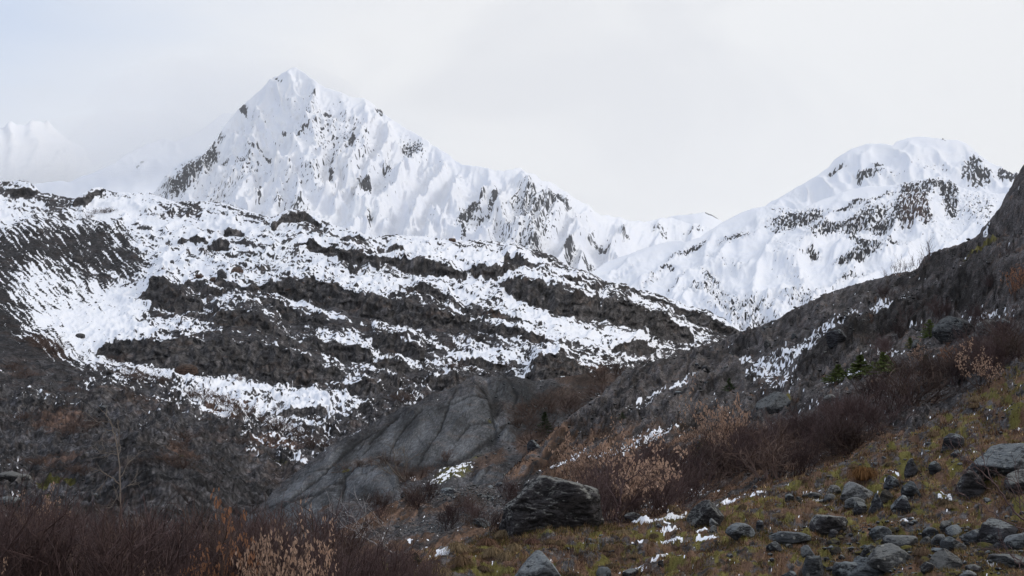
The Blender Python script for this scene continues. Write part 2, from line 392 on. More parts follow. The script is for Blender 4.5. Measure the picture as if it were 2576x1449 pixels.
# the main peak
E_TOP = [(300, 560), (380, 492), (395, 474), (415, 448), (435, 415), (480, 396), (520, 380), (545, 347), (570, 311), (600, 271), (640, 236), (668, 212), (690, 192), (700, 190), (715, 181), (745, 169), (770, 184), (800, 211), (850, 228), (880, 240), (905, 243), (940, 264), (985, 296), (1030, 323), (1065, 350), (1110, 377), (1140, 399), (1190, 418), (1245, 424), (1290, 424), (1310, 420), (1325, 434), (1350, 439), (1362, 450), (1395, 461), (1438, 492), (1513, 537), (1575, 553), (1620, 560), (1645, 553), (1688, 545), (1725, 557), (1790, 572), (1900, 590), (2050, 640)]
E_BL = [(647, 368, 25, 6, 5, 1.0), (672, 374, 10, 9, 30, 1.0), (825, 266, 12, 11, 40, 0.95), (790, 233, 4, 13, -5, 0.95), (892, 311, 5, 16, 0, 0.9), (887, 351, 8, 12, 10, 0.9), (837, 381, 4, 18, 10, 0.9), (832, 421, 6, 14, 0, 0.9),
        (915, 458, 19, 14, -10, 1.05), (470, 440, 75, 26, -38, 0.82), (530, 385, 14, 34, 30, 0.85), (552, 341, 10, 15, 30, 0.7), (612, 268, 9, 11, 30, 0.85), (697, 198, 16, 12, 20, 0.65), (652, 460, 5, 28, 10, 0.85), (702, 500, 18, 24, 0, 0.6), (740, 520, 40, 20, 0, 0.5),
        (977, 411, 9, 13, 20, 0.9), (952, 276, 11, 6, 30, 0.8), (1040, 360, 34, 18, 35, 0.7), (757, 335, 24, 5, -32, 0.85), (715, 308, 8, 6, -30, 0.9), (610, 390, 22, 7, -25, 0.7), (565, 395, 18, 6, -40, 0.7),
        (1244, 482, 8, 24, 35, 1.1), (1181, 522, 46, 13, -42, 0.95), (1210, 530, 40, 8, -45, 0.7), (1169, 592, 6, 22, 30, 1.0), (929, 550, 9, 18, 0, 0.6), (1402, 495, 34, 14, 30, 0.95), (1340, 500, 60, 34, 20, 0.55), (1330, 545, 55, 40, 0, 0.5), (1513, 587, 34, 11, 30, 0.8),
        (1478, 635, 20, 9, 0, 0.85), (1430, 612, 16, 20, -10, 0.75), (1335, 605, 45, 22, 20, 0.7), (1658, 575, 24, 8, 20, 0.7), (1568, 590, 14, 12, 40, 0.7), (1745, 573, 30, 5, -10, 0.75), (1500, 520, 16, 5, 35, 0.6), (1280, 560, 60, 30, -30, 0.4), (560, 470, 60, 30, -30, 0.45), (620, 420, 40, 24, -20, 0.42), (850, 330, 90, 60, 30, 0.34), (760, 440, 60, 40, 0, 0.25)]
def d_peak(U, V, X, Y, Z):
    q = arc(X, Y, Z)
    wx = fbm(U / 120, V / 120, 4, 0.5, 21)
    # coordinates with the fall line leaning down to the left
    a = U + (V - 400) * 0.45 + wx * 34; b = V - (U - 900) * 0.12 + wx * 20
    edge = sstep(V, *[0, 1]) * 0 + np.clip((V - np.interp(U, [p[0] for p in E_TOP], [p[1] for p in E_TOP])) / 40, 0, 1)
    big = ridged(a / 105, b / 330, 5, 0.52, 22)
    big = 0.6 * big + 0.42 * ridged((U * 0.9 - V * 0.45) / 100 + 3, (V * 0.9 + U * 0.45) / 150, 5, 0.55, 36)
    med = ridged(a / 40 + fbm(U / 50, V / 50, 3, 0.5, 34), b / 62 + fbm(U / 50, V / 50, 3, 0.5, 35), 5, 0.62, 25)
    fine = fbm(U / 9 + V / 17, V / 8, 4, 0.6, 26)
    rocky = blobs(U, V, E_BL, (fbm(U / 14, V / 14, 3, 0.6, 27) * 7, fbm(U / 14, V / 14, 3, 0.6, 28) * 7))
    steep = blobs(U, V, [(760, 330, 330, 190, 25, 1.0), (1330, 520, 160, 90, 15, 0.8), (470, 440, 90, 60, -38, 1)])
    dz = ((big - 0.4) * 120 + (med - 0.35) * 19 * (0.35 + 0.65 * steep) + fine * 3 * (0.3 + rocky)) * (0.12 + 0.88 * edge)
    dz = dz + rocky * (ridged(U / 9 + V / 15, V / 11 - U / 30, 3, 0.6, 29) - 0.3) * 15
    n = slope_of(X, Y, Z + dz)
    f2 = fbm(U / 6.5 + V * 0.04, V / 5.5, 4, 0.62, 30)
    f3 = fbm(U / 3.6 + V * 0.2, V / 3.0, 3, 0.65, 33)
    score = f2 * 0.6 + f3 * 0.85 + np.minimum(rocky, 0.85) * 1.5 + (0.62 - n[..., 2]) * 0.7 - 0.98 + 0.26 * steep - 0.35 * sstep(-V, -230, -180)
    bare = sstep(score, -0.38, 0.42)
    dy = (fbm(U / 12, V / 12, 4, 0.6, 31)) * 8 * rocky
    return dict(dz=dz, dy=dy, mask=pack(1 - bare, 0.75, 0, 0.1))
m_peak = ground_mat('peak_snow_rock', 26.0, rock=(0.035, 0.037, 0.045), gravel=(0.04, 0.04, 0.045), brown=(0.06, 0.045, 0.04), edge=1.3, bump=0.8)
make_layer('snowy_peak', m_peak, 280, 2080, 2.6, E_TOP, [(280, 700), (1250, 720), (1500, 760), (2080, 800)], 250,
           [(745, 169, 4700), (600, 271, 4600), (435, 415, 4300), (300, 560, 4000), (905, 243, 4500), (1110, 377, 4200), (1310, 420, 4000), (1513, 537, 4200), (1620, 560, 4600), (1790, 572, 4900), (2050, 640, 5000),
            (400, 680, 3000), (745, 680, 2900), (745, 420, 3800), (1000, 520, 3500), (1250, 700, 2700), (1500, 740, 2600), (2050, 780, 2700), (1400, 600, 3250), (1620, 650, 3600)], d_peak, topjag=4.0)

# small distant hills in the saddle
def d_sad(U, V, X, Y, Z):
    dz = fbm(U / 50, V / 40, 3, 0.4, 41) * 9
    bare = blobs(U, V, [(1790, 544, 22, 3, 22, 0.9), (1742, 538, 12, 2, 5, 0.6)])
    return dict(dz=dz, mask=pack(1 - bare, 0.5, 0, 0))
make_layer('saddle_hill', m_far, 1600, 2100, 5, [(1600, 590), (1690, 546), (1715, 540), (1745, 537), (1775, 539), (1790, 544), (1812, 553), (1850, 580), (2100, 640)], [(1600, 680), (2100, 700)], 40,
           [(1750, 537, 6200), (1600, 600, 6200), (2000, 640, 6400), (1750, 680, 5200), (2000, 690, 5200)], d_sad)

# right hand summit
R3_TOP = [(1850, 600), (1900, 540), (1932, 513), (1970, 492), (2007, 470), (2057, 441), (2085, 420), (2098, 402), (2118, 388), (2145, 372), (2180, 362), (2215, 361), (2245, 366), (2255, 357), (2285, 347), (2310, 344), (2340, 345), (2365, 349), (2385, 352), (2410, 352), (2430, 360), (2450, 376), (2468, 392), (2490, 410), (2520, 420), (2540, 436), (2560, 432), (2576, 447), (2620, 470), (2760, 470), (2900, 430)]
R3_BL = [(2102, 432, 28, 9, -32, 1.0), (2182, 442, 36, 14, -8, 0.95), (2208, 417, 13, 9, -20, 1.0), (2165, 455, 12, 7, 0, 0.9), (2448, 430, 30, 44, -10, 1.0), (2470, 445, 30, 20, 30, 0.9), (2535, 438, 30, 16, 10, 1.0), (2345, 425, 60, 20, 0, 0.5), (2230, 440, 60, 20, 0, 0.45), (2000, 490, 30, 12, -30, 0.3), (2375, 352, 16, 3, 10, 0.8), (2650, 480, 90, 40, 20, 0.8)]
def d_r3(U, V, X, Y, Z):
    top = np.interp(U, [p[0] for p in R3_TOP], [p[1] for p in R3_TOP]); edge = np.clip((V - top) / 35, 0, 1)
    wp = fbm(U / 20, V / 20, 4, 0.6, 51)
    rocky = blobs(U, V, R3_BL, (wp * 9, -wp * 7))
    dz = (fbm(U / 85, V / 60, 3, 0.42, 52) * 12 + ridged((U - V * 0.3) / 60, V / 90, 2, 0.4, 53) * 14) * edge + rocky * (ridged(U / 13, V / 12, 4, 0.6, 54) - 0.3) * 15
    n = slope_of(X, Y, Z + dz)
    score = fbm(U / 7, V / 5, 4, 0.66, 55) * 0.85 + fbm(U / 3.6 + V / 9, V / 2.9, 3, 0.6, 56) * 0.4 + np.minimum(rocky, 0.8) * 1.5 + (0.6 - n[..., 2]) * 0.4 - 0.95
    return dict(dz=dz, mask=pack(1 - sstep(score, -0.38, 0.42), 0.8, 0, 0.15))
make_layer('right_summit', m_peak, 1850, 2860, 3.2, R3_TOP, [(1850, 680), (2860, 680)], 110,
           [(1932, 513, 3100), (2180, 362, 3300), (2450, 376, 3200), (2800, 450, 3000), (1932, 660, 2500), (2400, 660, 2400), (2800, 660, 2400), (2300, 450, 2950)], d_r3, topjag=2.5)

# right hand shoulder with the cliff band and the valley floor below it
R2_TOP = [(1440, 720), (1490, 683), (1520, 662), (1560, 647), (1620, 625), (1680, 607), (1710, 604), (1725, 609), (1760, 598), (1790, 578), (1815, 560), (1850, 541), (1890, 526), (1932, 517), (1960, 515), (1985, 522), (2000, 529), (2020, 525), (2060, 505), (2107, 488), (2145, 474), (2182, 468), (2220, 470), (2257, 468), (2300, 460), (2332, 455), (2368, 446), (2390, 458), (2417, 474), (2470, 486), (2532, 487), (2576, 470), (2700, 470), (2900, 470)]
R2_BL = [(2007, 556, 75, 28, -8, 0.95), (1960, 575, 30, 12, -10, 0.7), (2182, 517, 78, 11, -22, 0.95), (2130, 530, 40, 7, -22, 0.8), (2302, 492, 42, 30, 20, 1.1), (2285, 540, 44, 36, -30, 1.15), (2157, 574, 46, 16, -25, 1.15), (2085, 592, 55, 14, -22, 1.1), (2235, 570, 46, 14, -25, 1.1),
         (2322, 552, 20, 25, -20, 1.1), (2388, 500, 22, 46, -8, 1.05), (2350, 475, 40, 16, 0, 0.9), (2195, 560, 60, 30, -20, 0.8), (2182, 627, 50, 16, 15, 0.95), (2240, 610, 46, 14, 10, 0.75), (2145, 656, 44, 9, -14, 1.15), (2180, 640, 40, 12, -10, 0.9), (2045, 642, 23, 10, 0, 0.95), (2060, 615, 60, 7, -15, 0.45),
         (1746, 622, 34, 6, -20, 0.85), (1700, 640, 30, 6, -30, 0.7), (1850, 598, 46, 10, -12, 0.75), (1675, 667, 12, 6, -20, 1.1), (1690, 672, 8, 4, -20, 1), (1640, 700, 50, 7, -38, 0.55), (1705, 700, 40, 7, -50, 0.6), (1790, 700, 42, 16, 30, 0.62), (1775, 728, 70, 16, 5, 0.6), (1830, 660, 60, 14, 20, 0.4), (1970, 533, 40, 8, 10, 0.65), (2370, 590, 60, 40, 20, 0.3), (2470, 530, 70, 40, 30, 0.55),
         (2015, 745, 60, 22, 0, 0.55), (1870, 765, 90, 26, 0, 0.6), (2130, 700, 60, 18, -20, 0.62), (1900, 810, 90, 24, -10, 0.6), (1560, 690, 50, 6, -35, 0.4), (1960, 640, 40, 25, 60, 0.32), (2000, 690, 60, 20, 40, 0.3)]
def d_r2(U, V, X, Y, Z):
    top = np.interp(U, [p[0] for p in R2_TOP], [p[1] for p in R2_TOP]); edge = np.clip((V - top) / 30, 0, 1)
    wp = fbm(U / 22, V / 22, 4, 0.6, 61)
    rocky = blobs(U, V, R2_BL, (wp * 10, -wp * 8))
    a = U * 0.8 - V * 0.6; b = U * 0.6 + V * 0.8
    dz = (fbm(U / 80, V / 60, 4, 0.45, 62) * 5 + (ridged(a / 110, b / 60, 3, 0.42, 63) - 0.4) * 9) * edge
    dz = dz + rocky * ((ridged(U / 15 + V / 40, V / 9 - U / 40, 4, 0.62, 64) - 0.3) * 11)
    cliff = blobs(U, V, [(2100, 575, 180, 30, -22, 1), (2300, 520, 90, 50, -20, 1), (2160, 630, 80, 26, 0, 0.8)])
    dz = dz + cliff * 14
    n = slope_of(X, Y, Z + dz)
    fl = blobs(U, V, [(1900, 790, 260, 60, 0, 1)])
    score = fbm(U / 11 + V / 18, V / 4.6 + U / 34, 5, 0.68, 65) * (0.7 + 0.2 * fl) + fbm(U / 3.8, V / 2.8, 3, 0.6, 67) * 0.85 + np.minimum(rocky, 0.78) * 1.55 + (0.75 - n[..., 2]) * 0.25 - 1.04
    dy = fbm(U / 10, V / 8, 4, 0.6, 66) * 8 * rocky
    brown = 0.55 * blobs(U, V, [(2300, 540, 60, 60, 0, 1), (2160, 570, 40, 20, 0, 0.7)])
    return dict(dz=dz, dy=dy, mask=pack(1 - sstep(score, -0.38, 0.42), 0.85, 0, brown))
m_r2 = ground_mat('shoulder_snow_rock', 9.0, rock=(0.034, 0.034, 0.04), gravel=(0.035, 0.035, 0.04), brown=(0.07, 0.038, 0.03), edge=1.3, bump=0.8)
make_layer('right_mountain', m_r2, 1430, 2860, 2.6, R2_TOP, [(1430, 880), (1900, 900), (2200, 800), (2500, 720), (2860, 700)], 190,
           [(1490, 683, 1900), (1710, 604, 2100), (1932, 517, 2300), (2182, 468, 2350), (2368, 446, 2400), (2576, 470, 2200), (2860, 470, 2100), (1430, 880, 800), (1900, 880, 760), (1900, 800, 950), (2100, 700, 1250), (2300, 650, 1450), (2860, 690, 1300),
            (1650, 760, 1200), (1800, 650, 1700), (2100, 560, 1950), (2100, 640, 1600)], d_r2, topjag=2.0)

# middle hill with the snow streaked ledges and the moraine at its left
C_TOP = [(-260, 470), (-100, 462), (0, 458), (35, 457), (60, 463), (85, 474), (105, 486), (130, 486), (145, 492), (175, 497), (192, 505), (205, 495), (225, 482), (250, 474), (290, 484), (350, 485), (375, 484), (410, 498), (440, 506), (480, 507), (540, 503), (560, 512), (600, 522), (640, 535), (675, 545), (700, 545), (715, 538), (735, 534), (755, 535), (775, 543), (800, 552), (840, 566), (880, 578), (920, 594), (945, 596), (980, 590), (1020, 592), (1060, 595), (1120, 601), (1160, 606), (1220, 605), (1260, 607), (1290, 617), (1340, 628), (1385, 640), (1415, 660), (1430, 670), (1480, 688), (1520, 706), (1570, 722), (1600, 732), (1650, 742), (1690, 758), (1710, 770), (1735, 782), (1780, 798), (1820, 812), (1850, 834), (1880, 850), (1960, 900), (2050, 960)]
O_C = [[(640, 722, 731), (694, 706, 747), (731, 702, 753), (784, 700, 758), (831, 713, 772), (881, 733, 786), (919, 740, 794), (969, 748, 808), (1044, 761, 828), (1090, 776, 834), (1131, 780, 830), (1172, 806, 826)],
       [(1030, 736, 746), (1056, 716, 757), (1094, 724, 768), (1131, 743, 776), (1162, 768, 784)],
       [(345, 750, 757), (366, 735, 760), (384, 703, 764), (410, 701, 773), (445, 726, 779), (470, 744, 781), (500, 754, 783)],
       [(250, 875, 888), (290, 858, 898), (350, 855, 915), (425, 851, 928), (500, 850, 933), (575, 853, 942), (644, 863, 948), (719, 883, 959), (781, 898, 962), (858, 935, 952)],
       [(525, 810, 832), (545, 783, 850), (600, 773, 858), (644, 786, 862), (690, 812, 875), (714, 848, 884)],
       [(749, 608, 616), (781, 603, 627), (819, 617, 636), (856, 625, 653), (894, 625, 662), (919, 640, 668), (946, 650, 676)],
       [(944, 640, 648), (981, 648, 668), (1019, 644, 680), (1054, 652, 691), (1094, 660, 694), (1144, 670, 698), (1166, 684, 700)],
       [(1169, 675, 685), (1194, 668, 698), (1231, 668, 711), (1256, 666, 703), (1290, 664, 694)],
       [(1275, 636, 664), (1310, 642, 678), (1338, 660, 688), (1362, 675, 686)],
       [(1262, 713, 722), (1288, 702, 746), (1325, 700, 760), (1363, 705, 768), (1413, 723, 788), (1463, 733, 803), (1502, 743, 797)],
       [(1415, 700, 726), (1463, 703, 738), (1500, 714, 742)],
       [(1503, 780, 797), (1525, 755, 806), (1563, 750, 816), (1613, 772, 830), (1660, 793, 846), (1703, 813, 862), (1736, 838, 862)],
       [(1560, 735, 745), (1600, 740, 755), (1640, 743, 762), (1680, 758, 772), (1705, 768, 795), (1740, 783, 812), (1780, 798, 830), (1820, 812, 842), (1860, 834, 850)],
       [(1548, 873, 882), (1580, 866, 888), (1625, 858, 889), (1642, 872, 885)],
       [(938, 920, 930), (970, 910, 935), (1005, 906, 936), (1045, 923, 935)],
       [(877, 960, 975), (910, 952, 988), (955, 962, 990)],
       [(915, 936, 952), (960, 940, 962), (1000, 945, 975)],
       [(690, 560, 570), (715, 543, 562), (740, 533, 556), (775, 539, 556), (800, 555, 566)],
       [(20, 476, 486), (45, 469, 491), (75, 468, 493), (88, 478, 491)],
       [(190, 503, 517), (215, 494, 515), (235, 481, 500), (258, 474, 483)],
       [(455, 602, 606), (487, 591, 608), (515, 600, 609)], [(530, 612, 622), (548, 600, 624), (568, 612, 625)], [(570, 570, 586), (590, 570, 588), (606, 578, 586)],
       [(862, 600, 608), (885, 597, 616), (904, 605, 616)], [(880, 590, 600), (905, 590, 604), (918, 598, 606)],
       [(985, 613, 624), (1000, 615, 635), (1027, 628, 641)],
       [(1328, 935, 955), (1350, 905, 965), (1410, 888, 955), (1440, 903, 950), (1467, 930, 945)],
       [(710, 880, 905), (760, 862, 900), (830, 862, 900), (880, 870, 905), (930, 885, 912)],
       [(945, 835, 868), (1000, 845, 885), (1060, 865, 900)],
       [(1170, 800, 815), (1220, 815, 840), (1290, 830, 850), (1350, 845, 862), (1430, 860, 872)],
       [(1180, 770, 785), (1250, 790, 808), (1330, 808, 822)],
       [(545, 700, 722), (600, 712, 735), (640, 720, 738)], [(470, 705, 722), (520, 715, 738), (560, 730, 745)],
       [(640, 745, 760), (700, 768, 785), (760, 790, 806), (840, 812, 830)],
       [(600, 735, 752), (650, 750, 775), (700, 775, 800), (740, 800, 815)],
       [(40, 1005, 1025), (80, 1000, 1030), (130, 1012, 1030)], [(190, 985, 1000), (270, 975, 1010), (330, 990, 1008)], [(150, 1022, 1045), (200, 1018, 1050), (230, 1035, 1048)],
       [(300, 1125, 1140), (340, 1105, 1150), (400, 1098, 1145), (440, 1112, 1140)],
       [(0, 1180, 1225), (45, 1182, 1215), (75, 1195, 1210)], [(-100, 1240, 1290), (0, 1245, 1290), (50, 1255, 1275)],
       [(470, 785, 800), (500, 780, 805), (540, 790, 806)], [(700, 1030, 1042), (760, 1022, 1040), (820, 1030, 1042)],
       [(1080, 955, 975), (1130, 945, 980), (1180, 955, 985)], [(1160, 905, 920), (1220, 900, 925), (1270, 910, 925)]]
GV = list(range(460, 1300, 40))
GM = ["575434333333333333333333", "447323435555544444444555", "345214544465444444444445", "566852333354333444444555", "999982343345413456665555", "977892234326542455666666", "846753446653544335477777",
      "855616857873375324555776", "854716765788787743565347", "964323489778888742245647", "985224599864677644333427", "998337999985566364423378", "999743579996776672677588",
      "999987335545767756899999", "999998644456868899999999", "999999976557789999999999", "999999996678799999999999", "999999998667899999999999", "999999999878999999999999", "999999999999999999999999", "999999999999999999999999"]
GMa = np.array([[int(c) for c in r] for r in GM], float) / 10
def gridmap(U, V):
    x = np.clip(U / 80, 0, 22.999); y = np.clip((V - 460) / 40, 0, len(GV) - 1.001)
    i = x.astype(int); j = y.astype(int); fx = x - i; fy = y - j
    return (GMa[j, i] * (1 - fx) + GMa[j, i + 1] * fx) * (1 - fy) + (GMa[j + 1, i] * (1 - fx) + GMa[j + 1, i + 1] * fx) * fy
def d_hill(U, V, X, Y, Z):
    k = Y / FPX
    top = np.interp(U, [p[0] for p in C_TOP], [p[1] for p in C_TOP]); edge = np.clip((V - top) / 22, 0, 1)
    lift, face = outcrops(U, V, O_C, 0.5, 70)
    wl = fbm(U / 60, V / 60, 3, 0.5, 71); VL = V - lift
    # moraine flank at the left: streaks run down to the right
    mor = blobs(U, V, [(60, 720, 210, 150, 20, 1.1), (260, 620, 130, 60, 20, 1.0), (120, 850, 160, 60, 30, 0.7)])
    mor = np.clip(mor * 1.3, 0, 1) * sstep(-U + wl * 20, -400, -300)
    sa = U * 0.70 - V * 0.71; sb = U * 0.71 + V * 0.70
    strk = fbm(sa / 6.5 + wl * 0.7, sb / 48, 4, 0.66, 72)
    und = fbm(U / 150, V / 62, 4, 0.5, 73) * 9 + (ridged(U / 75 - V / 160, V / 28 + U / 120, 4, 0.52, 74) - 0.4) * 13 * (1 - 0.8 * mor)
    rough = fbm(U / 15, VL / 10, 5, 0.55, 75)
    small = fbm(U / 5.5, VL / 3.8, 3, 0.6, 76)
    crag = (ridged(U / 52 + VL / 70, VL / 34 - U / 120, 3, 0.5, 77) - 0.35)
    lower = sstep(V, 900, 1050)
    snowy = 1 - gridmap(U, V)
    pled = -((V - 0.24 * U) / 15 + fbm(U / 60, V / 26, 4, 0.55, 186) * 1.6); sled = pled - np.floor(pled)
    aled = sstep(fbm(U / 46, V / 22, 3, 0.5, 187), -0.25, 0.35) * (1 - mor) * (1 - face * 0.5) * sstep(V, 560, 640)
    led = sstep(sled, 0, 0.22) * (1 - sstep(sled, 0.22, 1.0)); ledf = sstep(sled, 0.0, 0.06) * (1 - sstep(sled, 0.22, 0.34)) * aled
    pxl = und * edge + lift + led * aled * (5 + 3 * lower) * edge + rough * (1.8 - 0.6 * face + 1.6 * lower) + small * (0.5 + 0.7 * lower) * (1 - 0.6 * face) + crag * 8 * face + (ridged(U / 46 + V / 90, V / 26 - U / 140, 4, 0.6, 84) - 0.38) * 15 * lower * (1 - blobs(U, V, [(400, 1215, 190, 62, 12, 1)]))
    pxl = pxl + mor * strk * 1.5
    # dark gravel mound low at the left, and the crest of the moraine
    mound = blobs(U, V, [(400, 1215, 190, 62, 12, 1)]); pxl = pxl + mound * 46
    crest = sstep(-V - 60 * np.clip((U - 150) / 250, 0, 1) ** 2, -640, -585) * sstep(V, 545, 585) * sstep(-U, -360, -250)
    pxl = pxl + crest * 9
    dz = pxl * k
    dy = (fbm(U / 24 + wl * 2, VL / 20, 4, 0.5, 78) * 12 * face + (ridged(U / 60 - VL / 40, VL / 26 + U / 90, 3, 0.5, 79) - 0.4) * 22 * face) * k * -1.8
    n = slope_of(X, Y + dy, Z + (und * edge + lift + rough * 1.0) * k)
    # snow lies in streaks across the slope, thins on steep and low ground
    tl = V - 0.28 * U
    f1 = fbm(U / 58 + wl, tl / 9.5, 5, 0.64, 80); f2 = fbm(U / 7.5, VL / 3.3, 4, 0.68, 81)
    pat = np.where(mor > 0.35, strk * 1.0 + f2 * 0.35, f1 * 0.95 + f2 * 0.6)
    dens = gridmap(U + wl * 14, V + f1 * 6)
    score = pat * 0.72 + (dens - 0.42 + 0.05 * sstep(V, 680, 780) - 0.16 * mor) * 1.30 + face * 1.15 + ledf * 0.5 - 0.22 * led * aled * (1 - ledf) + (0.80 - n[..., 2]) * 0.5 + 0.03
    score = score - 0.25 * (lift > 1) * (1 - face) - 0.58 * (1 - face) * blobs(U, V, [(805, 783, 170, 9, 17, 1), (1395, 808, 140, 15, 22, 1), (1600, 862, 60, 14, 20, .9), (1250, 880, 130, 12, 14, .7), (1050, 850, 110, 7, 18, .8), (1235, 648, 100, 14, 8, .9), (1120, 730, 120, 9, 14, .7), (240, 790, 110, 50, -20, .7), (620, 690, 160, 9, 6, .7), (930, 705, 90, 9, 14, .7), (620, 968, 190, 16, 8, .6), (800, 1000, 90, 14, 10, .6), (1330, 965, 26, 22, 0, .9), (1180, 915, 160, 7, 5, .6), (560, 815, 90, 8, 6, .5), (1700, 838, 50, 8, 20, .8), (480, 560, 120, 14, 4, .5), (300, 515, 70, 12, 3, .8)], (wl * 10, f1 * 6))
    score = np.where(V > 1040, score + lower * 0.1, score)
    score = score + mound * 1.0 - 0.16 * blobs(U, V, [(720, 1040, 200, 120, 20, 1)]) - 0.06 * lower
    bare = sstep(score, -0.34, 0.34)
    rock = np.clip(face * 1.2 + 0.35 * sstep(crag, 0.1, 0.5), 0, 1)
    gr = sstep(fbm(U / 40, V / 22, 4, 0.6, 82), 0.0, 0.5)
    rock = np.clip(rock + 0.7 * gr * lower * (1 - mound), 0, 1)
    brown = 0.42 * sstep(fbm(U / 50, V / 18, 5, 0.6, 83), 0.05, 0.6) * (1 - face * 0.5) * (0.45 + 0.55 * sstep(V, 780, 1000)) * (1 - mound) * (1 - 0.5 * mor)
    brown = np.maximum(brown, blobs(U, V, [(262, 532, 26, 5, 0, 0.9), (225, 545, 18, 3, 0, 0.7), (600, 1010, 90, 22, 20, .55), (120, 870, 80, 26, 25, .6), (60, 930, 80, 30, 10, .45), (350, 1000, 90, 16, 12, .5), (560, 1030, 60, 20, 25, .7), (150, 1060, 90, 40, 0, .6), (700, 1110, 80, 26, 10, .6), (1500, 930, 60, 12, 5, .7), (460, 1150, 60, 30, 20, .6), (130, 1160, 120, 20, 0, .55), (1010, 1000, 40, 20, 0, .4), (870, 1020, 80, 26, 0, .3), (1240, 800, 50, 10, 15, .5), (950, 740, 30, 10, 0, .3)]))
    tone = np.exp((fbm((U + 0.35 * VL) / 7.5, VL / 26, 4, 0.6, 85) * 0.75 + (ridged(U / 44 - VL / 30, VL / 24, 3, 0.6, 88) - 0.45) * 0.7) * face + fbm(U / 34, VL / 16, 4, 0.6, 86) * 0.7 + fbm(U / 8, VL / 5, 3, 0.6, 87) * 0.6 * (0.5 + lower) + fbm(U / 95, V / 40, 3, 0.5, 185) * 0.5 * lower)
    jh = np.clip(joints((U + 0.45 * VL) / 15, VL / 46, 0.07, 144) + 0.8 * joints(U / 70 - VL / 60, VL / 17, 0.06, 145) + 0.7 * joints((U - 0.9 * VL) / 26, (VL + U) / 60, 0.05, 146), 0, 1)
    tone = tone * (1 - 0.62 * jh * np.clip(face + 0.5 * lower + 0.25, 0, 1)) * (1 + 0.18 * face)
    tone = tone * (1 - 0.25 * mound) * (1 - 0.3 * ledf) * (1 + 0.3 * sstep(V, 900, 1100) * (1 - mound)) * (1 - 0.42 * mor)
    rock = np.clip(rock + ledf * 0.8, 0, 1)
    moss = blobs(U, V, [(125, 1210, 36, 12, 0, 0.8), (175, 1213, 20, 6, 0, 0.75), (112, 1240, 18, 6, 0, 0.7), (210, 1172, 22, 8, 0, 0.45), (700, 1155, 40, 10, 20, 0.45), (456, 1172, 8, 5, 0, 0.8), (103, 870, 16, 5, 0, 0.35)])
    return dict(dz=dz, dy=dy, tone=tone, mask=pack(1 - bare, rock, moss, brown))
m_hill = ground_mat('hill_snow_rock', 1.5, gravel=(0.058, 0.058, 0.064), rock=(0.098, 0.092, 0.093), brown=(0.092, 0.060, 0.048), edge=0.9, bump=1.0, con=0.7, thin=(0.36, 0.66))
make_layer('mid_hill', m_hill, -260, 2040, 2.4, C_TOP, [(-260, 1440), (900, 1440), (1300, 1260), (1650, 1080), (2040, 980)], 440,
           [(-260, 470, 780), (0, 458, 780), (250, 474, 760), (700, 540, 640), (1060, 595, 600), (1415, 660, 590), (1735, 782, 560), (1850, 834, 540), (2040, 950, 480),
            (0, 600, 560), (0, 800, 330), (0, 1000, 190), (0, 1250, 85), (0, 1420, 56), (400, 1230, 80), (400, 1420, 56), (330, 600, 600), (250, 780, 420), (200, 880, 300), (400, 1050, 165), (800, 1420, 60),
            (600, 700, 480), (600, 850, 340), (700, 950, 260), (700, 1100, 160), (850, 1250, 95), (1300, 1250, 110), (1200, 980, 250), (1200, 800, 370), (1400, 740, 440), (1600, 880, 370), (1640, 1080, 240), (1000, 650, 520), (1700, 930, 400)], d_hill, topjag=2.2)

# whaleback slab in front of the hill
B_TOP = [(560, 1380), (640, 1292), (700, 1236), (760, 1192), (830, 1141), (900, 1102), (1000, 1052), (1060, 1030), (1110, 1008), (1160, 985), (1172, 962), (1210, 950), (1240, 951), (1270, 958), (1330, 963), (1400, 950), (1480, 940), (1600, 930), (1720, 925)]
O_B = [(0.22, [(640, 1290, 1315), (740, 1208, 1300), (830, 1143, 1270), (900, 1104, 1222), (1000, 1055, 1190), (1100, 1015, 1175), (1195, 985, 1152), (1225, 1010, 1125), (1248, 1062, 1102)]),
       (0.3, [(862, 1212, 1240), (900, 1182, 1245), (950, 1172, 1245), (994, 1186, 1238)]), (0.4, [(1240, 1080, 1100), (1262, 1072, 1108), (1290, 1085, 1108)]), (0.4, [(1235, 965, 1000), (1280, 962, 1010), (1330, 970, 1010)]), (0.4, [(1200, 1190, 1230), (1240, 1180, 1235), (1280, 1195, 1230)])]
CR_B = [(3.2, [(1192, 984), (1222, 1006), (1238, 1056), (1248, 1098), (1225, 1120)]), (4, [(868, 1212), (905, 1182), (960, 1168), (1040, 1180), (1120, 1168), (1180, 1150), (1246, 1096)]), (3.2, [(858, 1272), (866, 1232), (870, 1210)]), (2.4, [(700, 1288), (800, 1222), (900, 1136), (1000, 1078)]),
        (2.4, [(1052, 1172), (1108, 1100), (1132, 1040), (1150, 1000)]), (2.2, [(930, 1136), (1010, 1066)]), (2.4, [(1236, 1072), (1180, 1088), (1150, 1120)]), (2.2, [(760, 1282), (830, 1232), (862, 1222)]), (2, [(1100, 1060), (1180, 1030), (1225, 1020)]), (2.4, [(640, 1296), (760, 1262), (840, 1240)]), (2, [(980, 1160), (1000, 1120), (1060, 1066)]), (3, [(1250, 1100), (1300, 1060), (1380, 1040)]), (3, [(1270, 965), (1300, 1000), (1290, 1030)])]
